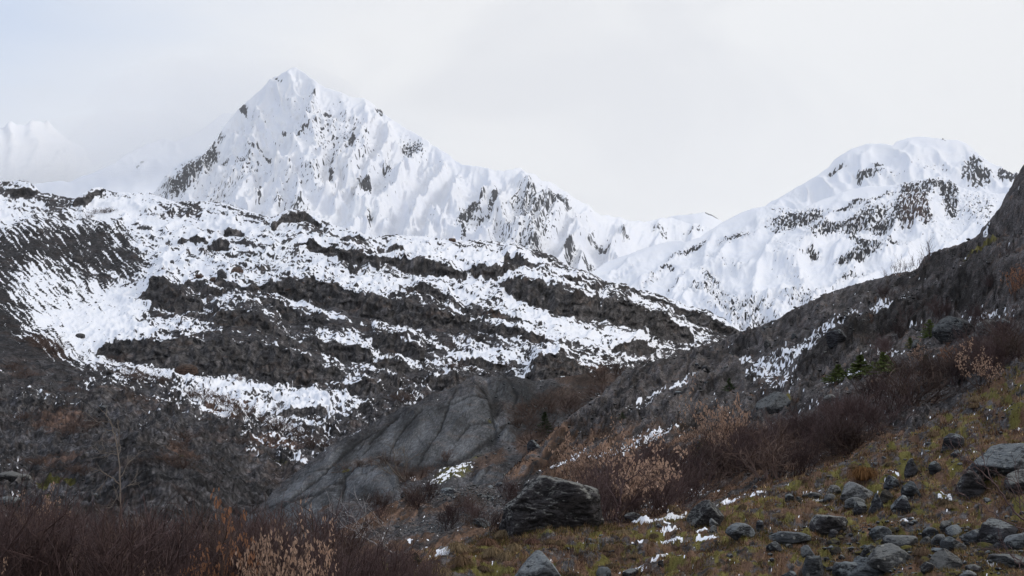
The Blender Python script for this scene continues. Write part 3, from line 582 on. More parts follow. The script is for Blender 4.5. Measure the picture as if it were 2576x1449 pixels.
def d_slab(U, V, X, Y, Z):
    k = Y / FPX
    lift, face = outcrops(U, V, O_B, 0.3, 90)
    top = np.interp(U, [p[0] for p in B_TOP], [p[1] for p in B_TOP]); edge = np.clip((V - top) / 20, 0, 1)
    ac = U * 0.52 + V * 0.85 + fbm(U / 90, V / 90, 3, 0.5, 96) * 8; al = U * 0.85 - V * 0.52          # slab grain climbs to the right
    crk = sstep(1 - np.abs(perlin(ac / 30, al / 260, 97)) * 9, 0.55, 0.95) * sstep(perlin(U / 70, V / 70, 98), -0.1, 0.3) + sstep(1 - np.abs(perlin(al / 60, ac / 120, 99)) * 14, 0.6, 0.95) * sstep(perlin(U / 60, V / 60, 89), 0.05, 0.4)
    cb = cracks(U, V, CR_B); jn = joints(ac / 20, al / 120, 0.05, 142) * 0.6 + joints(al / 44, ac / 90, 0.04, 143) * 0.5
    pxl = (fbm(U / 80, V / 50, 4, 0.5, 91) * 7 * (1 - 0.7 * face) + (ridged(ac / 48, al / 230, 3, 0.5, 92) - 0.4) * 13 * (1 - 0.45 * face)) * edge + lift - 3 * crk * edge - 4.5 * cb * edge
    pxl = pxl + fbm(U / 9, V / 7, 4, 0.6, 93) * (2.0 - 1.5 * face)
    dz = pxl * k; dy = -fbm(U / 22, V / 22, 4, 0.5, 94) * 5 * k
    n = slope_of(X, Y, Z + dz)
    sn = blobs(U, V, [(1130, 1192, 60, 14, -18, 0.46), (1160, 1175, 40, 9, -15, 0.45), (1030, 1205, 20, 6, 0, 0.3), (700, 1225, 10, 3, 0, 0.4), (875, 1197, 10, 3, 0, .5), (900, 1105, 40, 6, -30, 0.3)])
    snow = sstep(fbm(U / 10, V / 4, 4, 0.65, 95) * 0.5 + sn - 0.42, -0.06, 0.1) * (1 - face)
    brown = blobs(U, V, [(940, 1168, 50, 12, -8, 1), (1030, 1190, 46, 18, 0, 1), (1320, 1030, 80, 50, -20, 0.5), (1420, 1000, 110, 40, -10, 0.6), (1230, 1160, 60, 26, -30, 0.7), (1340, 1110, 60, 40, 0, 0.7), (1480, 950, 90, 20, 0, 0.8), (830, 1265, 40, 6, -35, .8)])
    moss = blobs(U, V, [(1140, 1190, 70, 18, -18, 0.6), (1200, 1150, 50, 10, -30, 0.45), (870, 1198, 12, 4, -20, 0.8), (1100, 1065, 24, 4, -25, 0.4), (1230, 1070, 12, 6, 0, 0.5), (700, 1260, 20, 4, 0, .4), (1300, 1180, 30, 15, 0, 0.4)])
    rsd = np.random.RandomState(5).normal(size=U.shape)
    tone = np.exp(fbm(ac / 24, al / 60, 3, 0.5, 195) * 0.35 + fbm(U / 50, V / 42, 4, 0.5, 196) * 0.6 + fbm(U / 3.6, V / 3.2, 2, 0.7, 197) * 0.5 + rsd * 0.16 - 1.0 * cb - 0.6 * jn - 0.55 * addblobs(U, V, [(1290, 1000, 60, 40, 0, 1), (1360, 1040, 80, 40, -20, 1), (1420, 980, 120, 30, -10, .6), (1242, 1045, 9, 48, 8, 1.3), (1030, 1182, 170, 7, -4, .9), (860, 1228, 8, 26, 15, 1.2), (930, 1205, 46, 20, -10, -.7), (1160, 1110, 60, 40, -20, -.5), (760, 1240, 90, 20, -38, -.5), (950, 1100, 70, 16, -45, .8), (1040, 1075, 60, 14, -40, .6), (880, 1150, 50, 10, -50, .7), (1215, 968, 40, 8, 0, -.5)])) * (1 + 0.25 * face) * (1 - 0.6 * np.clip(crk, 0, 1)) * (1 - 0.45 * blobs(U, V, [(880, 1150, 40, 14, -50, 1), (960, 1110, 60, 12, -50, 1), (1060, 1080, 50, 12, -30, .8), (1120, 1110, 60, 20, -30, .6)]))
    return dict(dz=dz, dy=dy, tone=tone, mask=pack(snow, np.clip(face + 0.35, 0, 1), moss, brown * (1 - face * 0.6)))
m_slab = ground_mat('slab_rock', 0.45, gravel=(0.05, 0.05, 0.055), rock=(0.060, 0.063, 0.069), brown=(0.055, 0.038, 0.031), edge=0.7, streak=(0.6, 0.6, 1), bump=0.3, gvar=0.9, con=0.3)
make_layer('rock_slab_hill', m_slab, 560, 1720, 2.6, B_TOP, [(560, 1400), (1000, 1320), (1300, 1290), (1500, 1180), (1720, 1080)], 160,
           [(640, 1290, 66), (830, 1141, 84), (1000, 1052, 100), (1170, 962, 118), (1330, 963, 128), (1600, 930, 150), (1000, 1240, 60), (1000, 1320, 50), (1245, 1100, 88), (1300, 1250, 62), (1500, 1120, 84), (1700, 1040, 105)], d_slab, topjag=1.5)

# near ground: grassy slope in front, the dark flank climbing to the right
A_TOP = [(-300, 1385), (0, 1388), (600, 1395), (780, 1375), (880, 1320), (960, 1275), (1020, 1250), (1100, 1234), (1200, 1223), (1268, 1206), (1288, 1187), (1333, 1151), (1383, 1108), (1413, 1076), (1463, 1037), (1513, 1000), (1545, 968), (1563, 946), (1600, 931), (1650, 915), (1700, 903), (1780, 872), (1850, 840), (1930, 815), (1990, 786), (2050, 757), (2090, 737), (2130, 720), (2200, 702), (2250, 690), (2300, 682), (2318, 670), (2325, 656), (2345, 648), (2380, 636), (2420, 625), (2460, 606), (2478, 584), (2495, 572), (2510, 551), (2525, 530), (2545, 498), (2560, 470), (2576, 449), (2640, 400), (2760, 350), (2900, 330), (3180, 300)]
O_A = [(0.42, [(2004, 932, 950), (2030, 905, 945), (2057, 882, 938), (2080, 850, 930), (2107, 832, 920), (2147, 818, 897), (2182, 808, 868), (2232, 790, 834), (2282, 764, 818), (2332, 735, 802), (2407, 715, 795)]),
       (0.5, [(2400, 700, 785), (2450, 672, 775), (2500, 655, 770), (2576, 630, 758), (2760, 560, 740)]), (0.5, [(2470, 590, 640), (2510, 553, 612), (2540, 505, 590), (2576, 455, 570), (2760, 380, 550)]),
       (0.35, [(2318, 672, 705), (2340, 657, 705), (2400, 634, 685), (2470, 604, 662)]), (0.4, [(2250, 705, 730), (2320, 700, 728), (2390, 688, 712)]),
       (0.3, [(1680, 1018, 1052), (1700, 1003, 1060), (1740, 1000, 1046), (1768, 990, 1030)]), (0.35, [(1560, 958, 985), (1640, 925, 960), (1720, 905, 945), (1800, 890, 930), (1850, 885, 920)]),
       (0.35, [(1690, 990, 1008), (1750, 950, 992), (1800, 925, 975), (1855, 910, 955)]), (0.35, [(1268, 1208, 1240), (1333, 1152, 1200), (1383, 1108, 1160), (1413, 1078, 1130), (1463, 1040, 1085), (1513, 1003, 1040), (1563, 955, 990)]),
       (0.35, [(1480, 1055, 1075), (1560, 1005, 1040), (1620, 985, 1005)]), (0.4, [(1980, 800, 830), (2040, 775, 805), (2100, 755, 785)]), (0.4, [(1860, 855, 875), (1930, 850, 880)]), (0.3, [(2410, 1080, 1130), (2460, 1075, 1120)]),
       (0.4, [(2260, 735, 755), (2330, 722, 748), (2400, 700, 730)])]
SN_A = [(2230, 776, 60, 12, -20, .62), (2130, 803, 50, 11, -15, .62), (2060, 850, 74, 14, -20, .62), (2000, 890, 60, 20, -20, .62), (1930, 925, 64, 28, -20, .60), (1960, 965, 60, 22, -20, .5), (1900, 905, 50, 12, 0, .55), (2130, 940, 62, 9, -30, .75), (2240, 880, 56, 10, 0, .5), (2280, 812, 44, 7, 0, .6),
        (1620, 1005, 62, 4.5, -28, .95), (1690, 985, 86, 7, -30, .7), (1600, 1035, 34, 10, -10, .62), (1640, 1095, 80, 13, -15, .55), (1560, 1130, 60, 12, -20, .5), (1420, 1165, 60, 8, -30, .7), (1500, 1150, 40, 8, 0, .45), (2340, 612, 30, 6, 0, .3), (2390, 668, 20, 5, 10, .6), (2345, 700, 26, 7, -8, .68), (2300, 722, 26, 6, -20, .6), (2440, 650, 12, 3, 0, .5), (2482, 606, 6, 34, 12, .85),
        (2500, 790, 70, 12, -10, .45), (2400, 780, 70, 10, 0, .35), (2090, 905, 30, 6, -25, .5), (1790, 1160, 40, 9, 0, .5), (2050, 1010, 50, 6, -20, .3), (2480, 900, 60, 10, -20, .4), (2350, 940, 50, 10, -20, .4), (2250, 930, 50, 8, 0, .3), (1700, 1150, 40, 10, 0, .4),
        (1632, 1318, 44, 5, 8, .85), (1700, 1300, 46, 5, -18, .8), (1760, 1276, 40, 4, -18, .8), (1836, 1256, 36, 4, -14, .85), (1900, 1245, 30, 3, -5, .6), (1660, 1330, 34, 4, 25, .9), (1712, 1345, 48, 4, -6, .9), (1770, 1342, 24, 3, -18, .8), (1690, 1364, 34, 3, 0, .75), (1780, 1360, 26, 3, 2, .8), (1600, 1380, 22, 3, 0, .6), (1700, 1392, 26, 3, -20, .75), (1620, 1422, 20, 3, -20, .6), (1655, 1410, 24, 3, -18, .7), (1600, 1430, 26, 2.5, 0, .6), (1650, 1445, 16, 5, -10, .7), (1560, 1440, 18, 2, 0, .5), (1735, 1322, 20, 3, 0, .6), (2000, 1338, 22, 3, 0, .5), (2045, 1235, 24, 2.5, 5, .8), (2050, 1252, 26, 2, 5, .8), (2280, 1320, 26, 3, -10, .75), (2385, 1247, 12, 6, 20, .75), (2105, 1404, 14, 2, 0, .8), (2085, 1445, 12, 3, 0, .7),
        (1940, 1350, 20, 2, 0, .4), (2520, 1040, 30, 3, -20, .7), (2550, 1075, 24, 3, 0, .6), (2440, 1090, 16, 2, 0, .4), (1690, 1280, 60, 10, 0, .35), (1650, 1270, 60, 10, 0, .35), (860, 1370, 30, 6, 0, .5), (1108, 1395, 34, 6, -22, .75), (1035, 1365, 22, 2.5, 0, .7), (170, 1425, 24, 16, 0, .95), (205, 1400, 8, 10, 0, .7), (1740, 1230, 60, 12, 0, .5), (2240, 1190, 16, 2, 0, .5), (2420, 1145, 30, 2, 0, .4), (2370, 1255, 14, 2, 0, .5), (2490, 1430, 16, 4, 0, .6)]
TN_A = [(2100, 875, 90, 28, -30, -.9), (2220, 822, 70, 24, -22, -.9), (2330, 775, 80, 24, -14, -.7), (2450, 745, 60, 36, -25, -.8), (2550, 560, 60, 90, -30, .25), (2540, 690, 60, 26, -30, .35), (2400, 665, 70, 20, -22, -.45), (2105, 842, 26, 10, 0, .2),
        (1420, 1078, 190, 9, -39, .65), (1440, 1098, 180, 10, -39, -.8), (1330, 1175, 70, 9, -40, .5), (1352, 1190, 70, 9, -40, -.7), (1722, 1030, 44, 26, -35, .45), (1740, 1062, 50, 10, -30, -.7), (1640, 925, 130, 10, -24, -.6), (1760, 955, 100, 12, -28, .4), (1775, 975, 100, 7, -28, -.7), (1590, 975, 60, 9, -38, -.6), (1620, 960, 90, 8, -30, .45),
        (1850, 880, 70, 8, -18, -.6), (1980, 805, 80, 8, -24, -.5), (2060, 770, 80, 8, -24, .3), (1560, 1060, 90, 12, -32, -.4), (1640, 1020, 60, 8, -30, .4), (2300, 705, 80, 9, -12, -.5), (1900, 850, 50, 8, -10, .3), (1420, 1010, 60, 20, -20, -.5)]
def d_near(U, V, X, Y, Z):
    k = Y / FPX
    lift, face = outcrops(U, V, O_A, 0.35, 100)
    top = np.interp(U, [p[0] for p in A_TOP], [p[1] for p in A_TOP]); edge = np.clip((V - top) / 16, 0, 1)
    # fore: the mossy, grassy slope nearest the camera
    line = np.interp(U, [0, 1080, 1250, 1500, 1700, 1900, 2100, 2300, 2576, 2900], [1500, 1400, 1335, 1330, 1290, 1235, 1160, 1080, 900, 780])
    fore = sstep(V + fbm(U / 60, V / 60, 3, 0.5, 101) * 18, line - 20, line + 20)
    sb = U * 0.5 + V * 0.86 + fbm(U / 80, V / 80, 3, 0.5, 122) * 9; al = U * 0.86 - V * 0.5
    flank = 1 - fore
    und = fbm(U / 190, V / 70, 3, 0.5, 102) * 12 + (ridged(sb / 38, al / 150, 4, 0.55, 103) - 0.4) * 17 * flank
    pp = -(sb / 30 + fbm(U / 70, V / 50, 4, 0.55, 130) * 1.5); sp_ = pp - np.floor(pp)
    ta_ = sstep(fbm(sb / 60, al / 90, 3, 0.5, 131), -0.35, 0.25) * flank * sstep(-V, -1180, -1080)
    ter = sstep(sp_, 0, 0.2) * (1 - sstep(sp_, 0.2, 1.0)) * ta_; terf = sstep(sp_, 0, 0.05) * (1 - sstep(sp_, 0.2, 0.32)) * ta_
    hum = fbm(X / 1.1, Y / 1.3, 3, 0.5, 104) * 0.16 * fore + fbm(X / 0.32, Y / 0.4, 4, 0.6, 105) * 0.07 * fore
    rough = fbm(U / 11, V / 7, 5, 0.66, 106) * 4.2 * flank
    pxl = und * edge * (0.4 + 0.6 * flank) + lift + 13 * ter * edge + rough * (0.6 + 0.4 * edge) + (ridged(sb / 15 + fbm(U / 40, V / 40, 3, .5, 120), (U * .86 - V * .5) / 55, 4, 0.6, 121) - .4) * 7 * flank * edge + (ridged(U / 26 + V / 40, V / 22 - U / 60, 4, 0.6, 107) - .35) * 8 * face
    dz = pxl * k + hum
    dy = -((fbm(U / 12, V / 20, 4, 0.6, 108) * 10 + (ridged(U / 30 - V / 60, V / 34 + U / 60, 4, 0.6, 118) - 0.4) * 26) * face) * k
    n = slope_of(X, Y + dy, Z + dz)
    sn = blobs(U, V, SN_A, (fbm(U / 18, V / 9, 3, 0.6, 109) * 7, fbm(U / 18, V / 9, 3, 0.6, 110) * 3))
    fl = fbm(U / 11, V / 4.2, 4, 0.66, 111)
    snow = sstep(fl * (0.5 + 0.35 * flank) + fore * 0.30 * fbm(U / 3.6, V / 2.0, 2, 0.6, 149) + sn * (1.2 - 0.1 * flank) - 0.40 - 0.14 * flank, -0.12, 0.20)
    fleck = sstep(fbm(U / 5.5, V / 2.6, 3, 0.6, 112) - 0.86, 0, 0.16) * 0.8
    snow = np.maximum(snow, fleck) * (1 - np.clip(face * 1.5, 0, 1) * (blobs(U, V, [(2482, 606, 14, 40, 12, 1)]) < 0.2))
    rock = np.clip(face * 1.1 + flank * 0.35 * sstep(fbm(U / 45, V / 22, 3, .5, 113), 0.0, 0.4), 0, 1)
    bench = blobs(U, V, [(1230, 1240, 150, 20, -4, 1), (1150, 1300, 120, 26, -14, 0.9), (1000, 1335, 90, 20, -10, .6)])
    rocky = blobs(U, V, [(1780, 880, 200, 26, -28, 1), (1650, 960, 180, 50, -28, 1), (2000, 800, 200, 30, -24, 0.8), (1600, 1060, 120, 40, -30, 0.8), (1960, 870, 100, 30, -20, 0.4)])
    brown = np.clip(flank * (0.02 + 0.50 * fbm(U / 40, V / 22, 4, 0.6, 114)) + 0.2 * flank - 0.5 * rocky, 0, 1) * (1 - face * 0.8)
    brown = np.maximum(brown, 0.6 * flank * sstep(V, 980, 1120))
    brown = brown * (1 - bench) + fore * (0.50 + 0.75 * fbm(U / 60, V / 26, 4, 0.6, 115))
    moss = fore * np.clip(0.34 + 0.85 * fbm(U / 48, V / 20, 4, 0.6, 116), 0, 1)
    moss = np.maximum(moss, blobs(U, V, [(2100, 1170, 200, 40, -25, .3), (2280, 1180, 36, 16, 0, .7), (2230, 1270, 26, 16, 0, .8), (2200, 1215, 26, 8, 0, .6), (2080, 1225, 40, 8, 0, .5), (2140, 1320, 30, 8, 0, .6), (2090, 1395, 50, 14, 0, .6), (2400, 1130, 60, 12, 0, .4), (2440, 1060, 50, 16, -20, .5), (2470, 662, 60, 6, -33, .8), (2500, 1000, 60, 22, -20, .5), (1330, 1395, 26, 10, -20, .7), (2200, 960, 60, 12, 0, .35), (1980, 1005, 16, 5, 0, .7), (1820, 1345, 60, 6, 0, .5), (2530, 1330, 30, 10, 0, .5), (1960, 745, 40, 6, -20, .3)]))
    g = np.clip(1 - bench, 0, 1)
    bed = sstep(fbm(sb / 16, al / 90, 4, 0.6, 123), 0.0, 0.35) * flank; rock = np.clip(np.maximum(rock, bed * 0.9) + terf, 0, 1); snow = snow * (1 - 0.8 * terf); brown = brown * (1 - 0.5 * bed)
    jf = np.clip(joints(sb / 13, al / 80, 0.08, 147) + 0.7 * joints(al / 34, sb / 60, 0.05, 148), 0, 1) * flank * sstep(-V, -1150, -1050)
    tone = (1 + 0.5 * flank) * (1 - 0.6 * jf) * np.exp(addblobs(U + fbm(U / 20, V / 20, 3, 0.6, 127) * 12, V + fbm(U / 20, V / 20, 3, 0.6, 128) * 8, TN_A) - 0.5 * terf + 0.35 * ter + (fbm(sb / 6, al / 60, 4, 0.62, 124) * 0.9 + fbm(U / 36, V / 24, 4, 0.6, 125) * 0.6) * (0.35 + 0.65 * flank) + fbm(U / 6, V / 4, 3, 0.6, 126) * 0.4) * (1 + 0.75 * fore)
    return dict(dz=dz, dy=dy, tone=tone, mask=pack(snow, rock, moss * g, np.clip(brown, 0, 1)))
m_near = ground_mat('near_ground', 0.16, gravel=(0.048, 0.047, 0.050), rock=(0.075, 0.069, 0.070), brown=(0.085, 0.053, 0.037), moss=(0.088, 0.078, 0.026), edge=0.55, bump=0.9, streak=(1, 0.5, 1))
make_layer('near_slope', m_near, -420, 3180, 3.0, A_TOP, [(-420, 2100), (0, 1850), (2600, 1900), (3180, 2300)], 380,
           [(1288, 1449, 14.5), (0, 1449, 15), (2576, 1449, 13), (2000, 1449, 13.8), (700, 1385, 24), (0, 1380, 25), (1390, 1335, 20.5), (1800, 1310, 21), (2150, 1230, 23.5), (2576, 1180, 19.5), (2576, 1300, 16),
            (1270, 1215, 46), (1050, 1242, 42), (1100, 1310, 27), (1550, 1320, 22.5), (1900, 1230, 26), (2200, 1100, 29), (2576, 900, 31), (1383, 1115, 62), (1563, 955, 88), (1600, 1150, 42), (1850, 842, 118), (1850, 1000, 66), (1950, 1040, 48),
            (2100, 900, 62), (2130, 725, 110), (2400, 830, 56), (2330, 662, 105), (2576, 452, 92), (2576, 700, 58), (2860, 360, 80), (2860, 800, 38), (1288, 1700, 7.4), (0, 1700, 7.6), (2860, 1700, 7)], d_near, topjag=1.6)

# broad ground sheet under everything, out to the horizon
gm = bpy.data.meshes.new('ground'); gg = 40
xs = np.concatenate([[-16000, -9000, -4000], np.linspace(-1500, 1500, 9), [4000, 9000, 16000]]); ys = np.concatenate([[-600, -100, 0], np.geomspace(20, 16000, 14)])
XX, YY = np.meshgrid(xs, ys); ZZ = np.where(YY < 30, -3.2, -6.0) - np.clip(YY - 60, 0, 900) * 0.05 - 8 * (np.abs(XX) > 400)
idx = np.arange(XX.size).reshape(XX.shape)
q = np.stack([idx[:-1, :-1], idx[:-1, 1:], idx[1:, 1:], idx[1:, :-1]], -1).reshape(-1, 4)
og = raw_mesh('ground', np.stack([XX, YY, ZZ], -1).reshape(-1, 3), q, m_near, smooth=True); og['kind'] = 'structure'
at = og.data.attributes.new('tone', 'FLOAT', 'POINT'); at.data.foreach_set('value', np.ones(XX.size, np.float32)); at = og.data.attributes.new('mask', 'FLOAT_COLOR', 'POINT'); at.data.foreach_set('color', np.tile(np.array([0.0, 0.3, 0.1, 0.6], np.float32), XX.size))


# ------------------------------------------------------------------ rays onto the terrain
bpy.context.view_layer.update()
def ray(u, v, names=('near_slope', 'rock_slab_hill', 'mid_hill')):
    x, y, z = unproj(u, v, 1.0); d = Vector((x, y, z)).normalized(); best = None
    for nme in ([names] if isinstance(names, str) else names):
        ok, loc, nor, _ = LAYERS[nme]['obj'].ray_cast(Vector((0, 0, 0)), d)
        if ok and (best is None or loc.length < best[0].length): best = (loc.copy(), nor.copy())
    return best
def drop(x, y, nme):
    ok, loc, nor, _ = LAYERS[nme]['obj'].ray_cast(Vector((x, y, 60)), Vector((0, 0, -1)))
    return loc if ok else None
def px_at(Y): return Y / FPX

# ------------------------------------------------------------------ stones
import bmesh
def ico(n):
    bm = bmesh.new(); bmesh.ops.create_icosphere(bm, subdivisions=n, radius=1.0)
    v = np.array([x.co[:] for x in bm.verts]); f = np.array([[a.index for a in x.verts] for x in bm.faces]); bm.free()
    return v / np.linalg.norm(v, axis=1)[:, None], f
ICO = {n: ico(n) for n in (1, 2, 3, 4, 5, 6)}
def stone_shape(n, seed, planes=None, cuts=11, rough=0.05, strata=0.03, k=70):
    rng = np.random.RandomState(seed); d, f = ICO[n]
    pl = [] if planes is None else [(np.array(p[:3]) / np.linalg.norm(p[:3]), p[3]) for p in planes]
    for _ in range(cuts):
        nn = rng.normal(size=3); nn /= np.linalg.norm(nn); pl.append((nn, rng.uniform(0.55, 0.92)))
    acc = np.full(len(d), np.exp(-k * 1.0))
    for nn, dist in pl:
        c = d @ nn; r = np.where(c > 0.05, dist / np.maximum(c, 0.05), 9.0); acc += np.exp(-k * np.minimum(r, 3))
    r = -np.log(acc) / k
    r = r + rough * fbm3(d * 1.9, 4, 0.55, seed) + rough * 0.4 * fbm3(d * 6.0, 3, 0.6, seed + 5)
    tilt = rng.normal(size=3) * 0.3; s = np.abs(np.sin((d @ (np.array([0.3, 0.2, 1.0]) + tilt)) * 9 + fbm3(d * 2, 3, 0.5, seed + 9) * 4))
    r = r - strata * (1 - s) ** 4
    p = d * r[:, None]
    mn, mx = p.min(0), p.max(0)
    return ((p - (mn + mx) / 2) / ((mx - mn) / 2)).astype(np.float32), f

R_DARK = rock_mat('dark_boulder_stone', (0.028, 0.029, 0.034), (0.19, 0.21, 0.22), 0.5)
R_LICH = rock_mat('lichen_boulder_stone', (0.045, 0.048, 0.053), (0.19, 0.205, 0.215), 0.75)
R_SPOT = rock_mat('spotted_boulder_stone', (0.040, 0.044, 0.05), (0.14, 0.155, 0.165), 0.6, spots=0.8)
R_MOSS = rock_mat('mossy_boulder_stone', (0.030, 0.028, 0.026), (0.10, 0.10, 0.09), 0.3, moss=0.75)
R_BROWN = rock_mat('brown_boulder_stone', (0.055, 0.036, 0.028), (0.10, 0.09, 0.085), 0.2, s=0.8)
R_FAR = rock_mat('hill_boulder_stone', (0.040, 0.040, 0.043), (0.10, 0.10, 0.105), 0.3, s=0.8)
RM = dict(d=R_DARK, l=R_LICH, s=R_SPOT, m=R_MOSS, b=R_BROWN, f=R_FAR)
def boulder(name, label, box, mat, seed, layer=('near_slope', 'rock_slab_hill', 'mid_hill'), planes=None, n=5, depth=0.8, roll=0.0, group=None, cat='boulder', cuts=11, sink=0.32, rough=0.05, strata=0.03):
    u0, v0, u1, v1 = box; uc = (u0 + u1) / 2
    g = ray(uc, v1 - 0.12 * (v1 - v0), layer)
    if g is None: g = ray(uc, v1 + 6, layer)
    if g is None: return None
    Y = g[0].y; k = px_at(Y)
    w = (u1 - u0) * k / 2; hgt = (v1 - v0) * (1 + sink) * k / 2
    x, y, z = unproj(uc, (v0 + v1 + sink * (v1 - v0)) / 2, Y)
    co, f = stone_shape(n, seed, planes, cuts, rough, strata)
    o = raw_mesh(name, co * np.array([w, w * depth, hgt]), f, RM[mat], smooth=True)
    o.location = (x, y + w * depth * 0.25, z); o.rotation_euler = (0, roll, 0)
    return tag(o, label, cat, group)

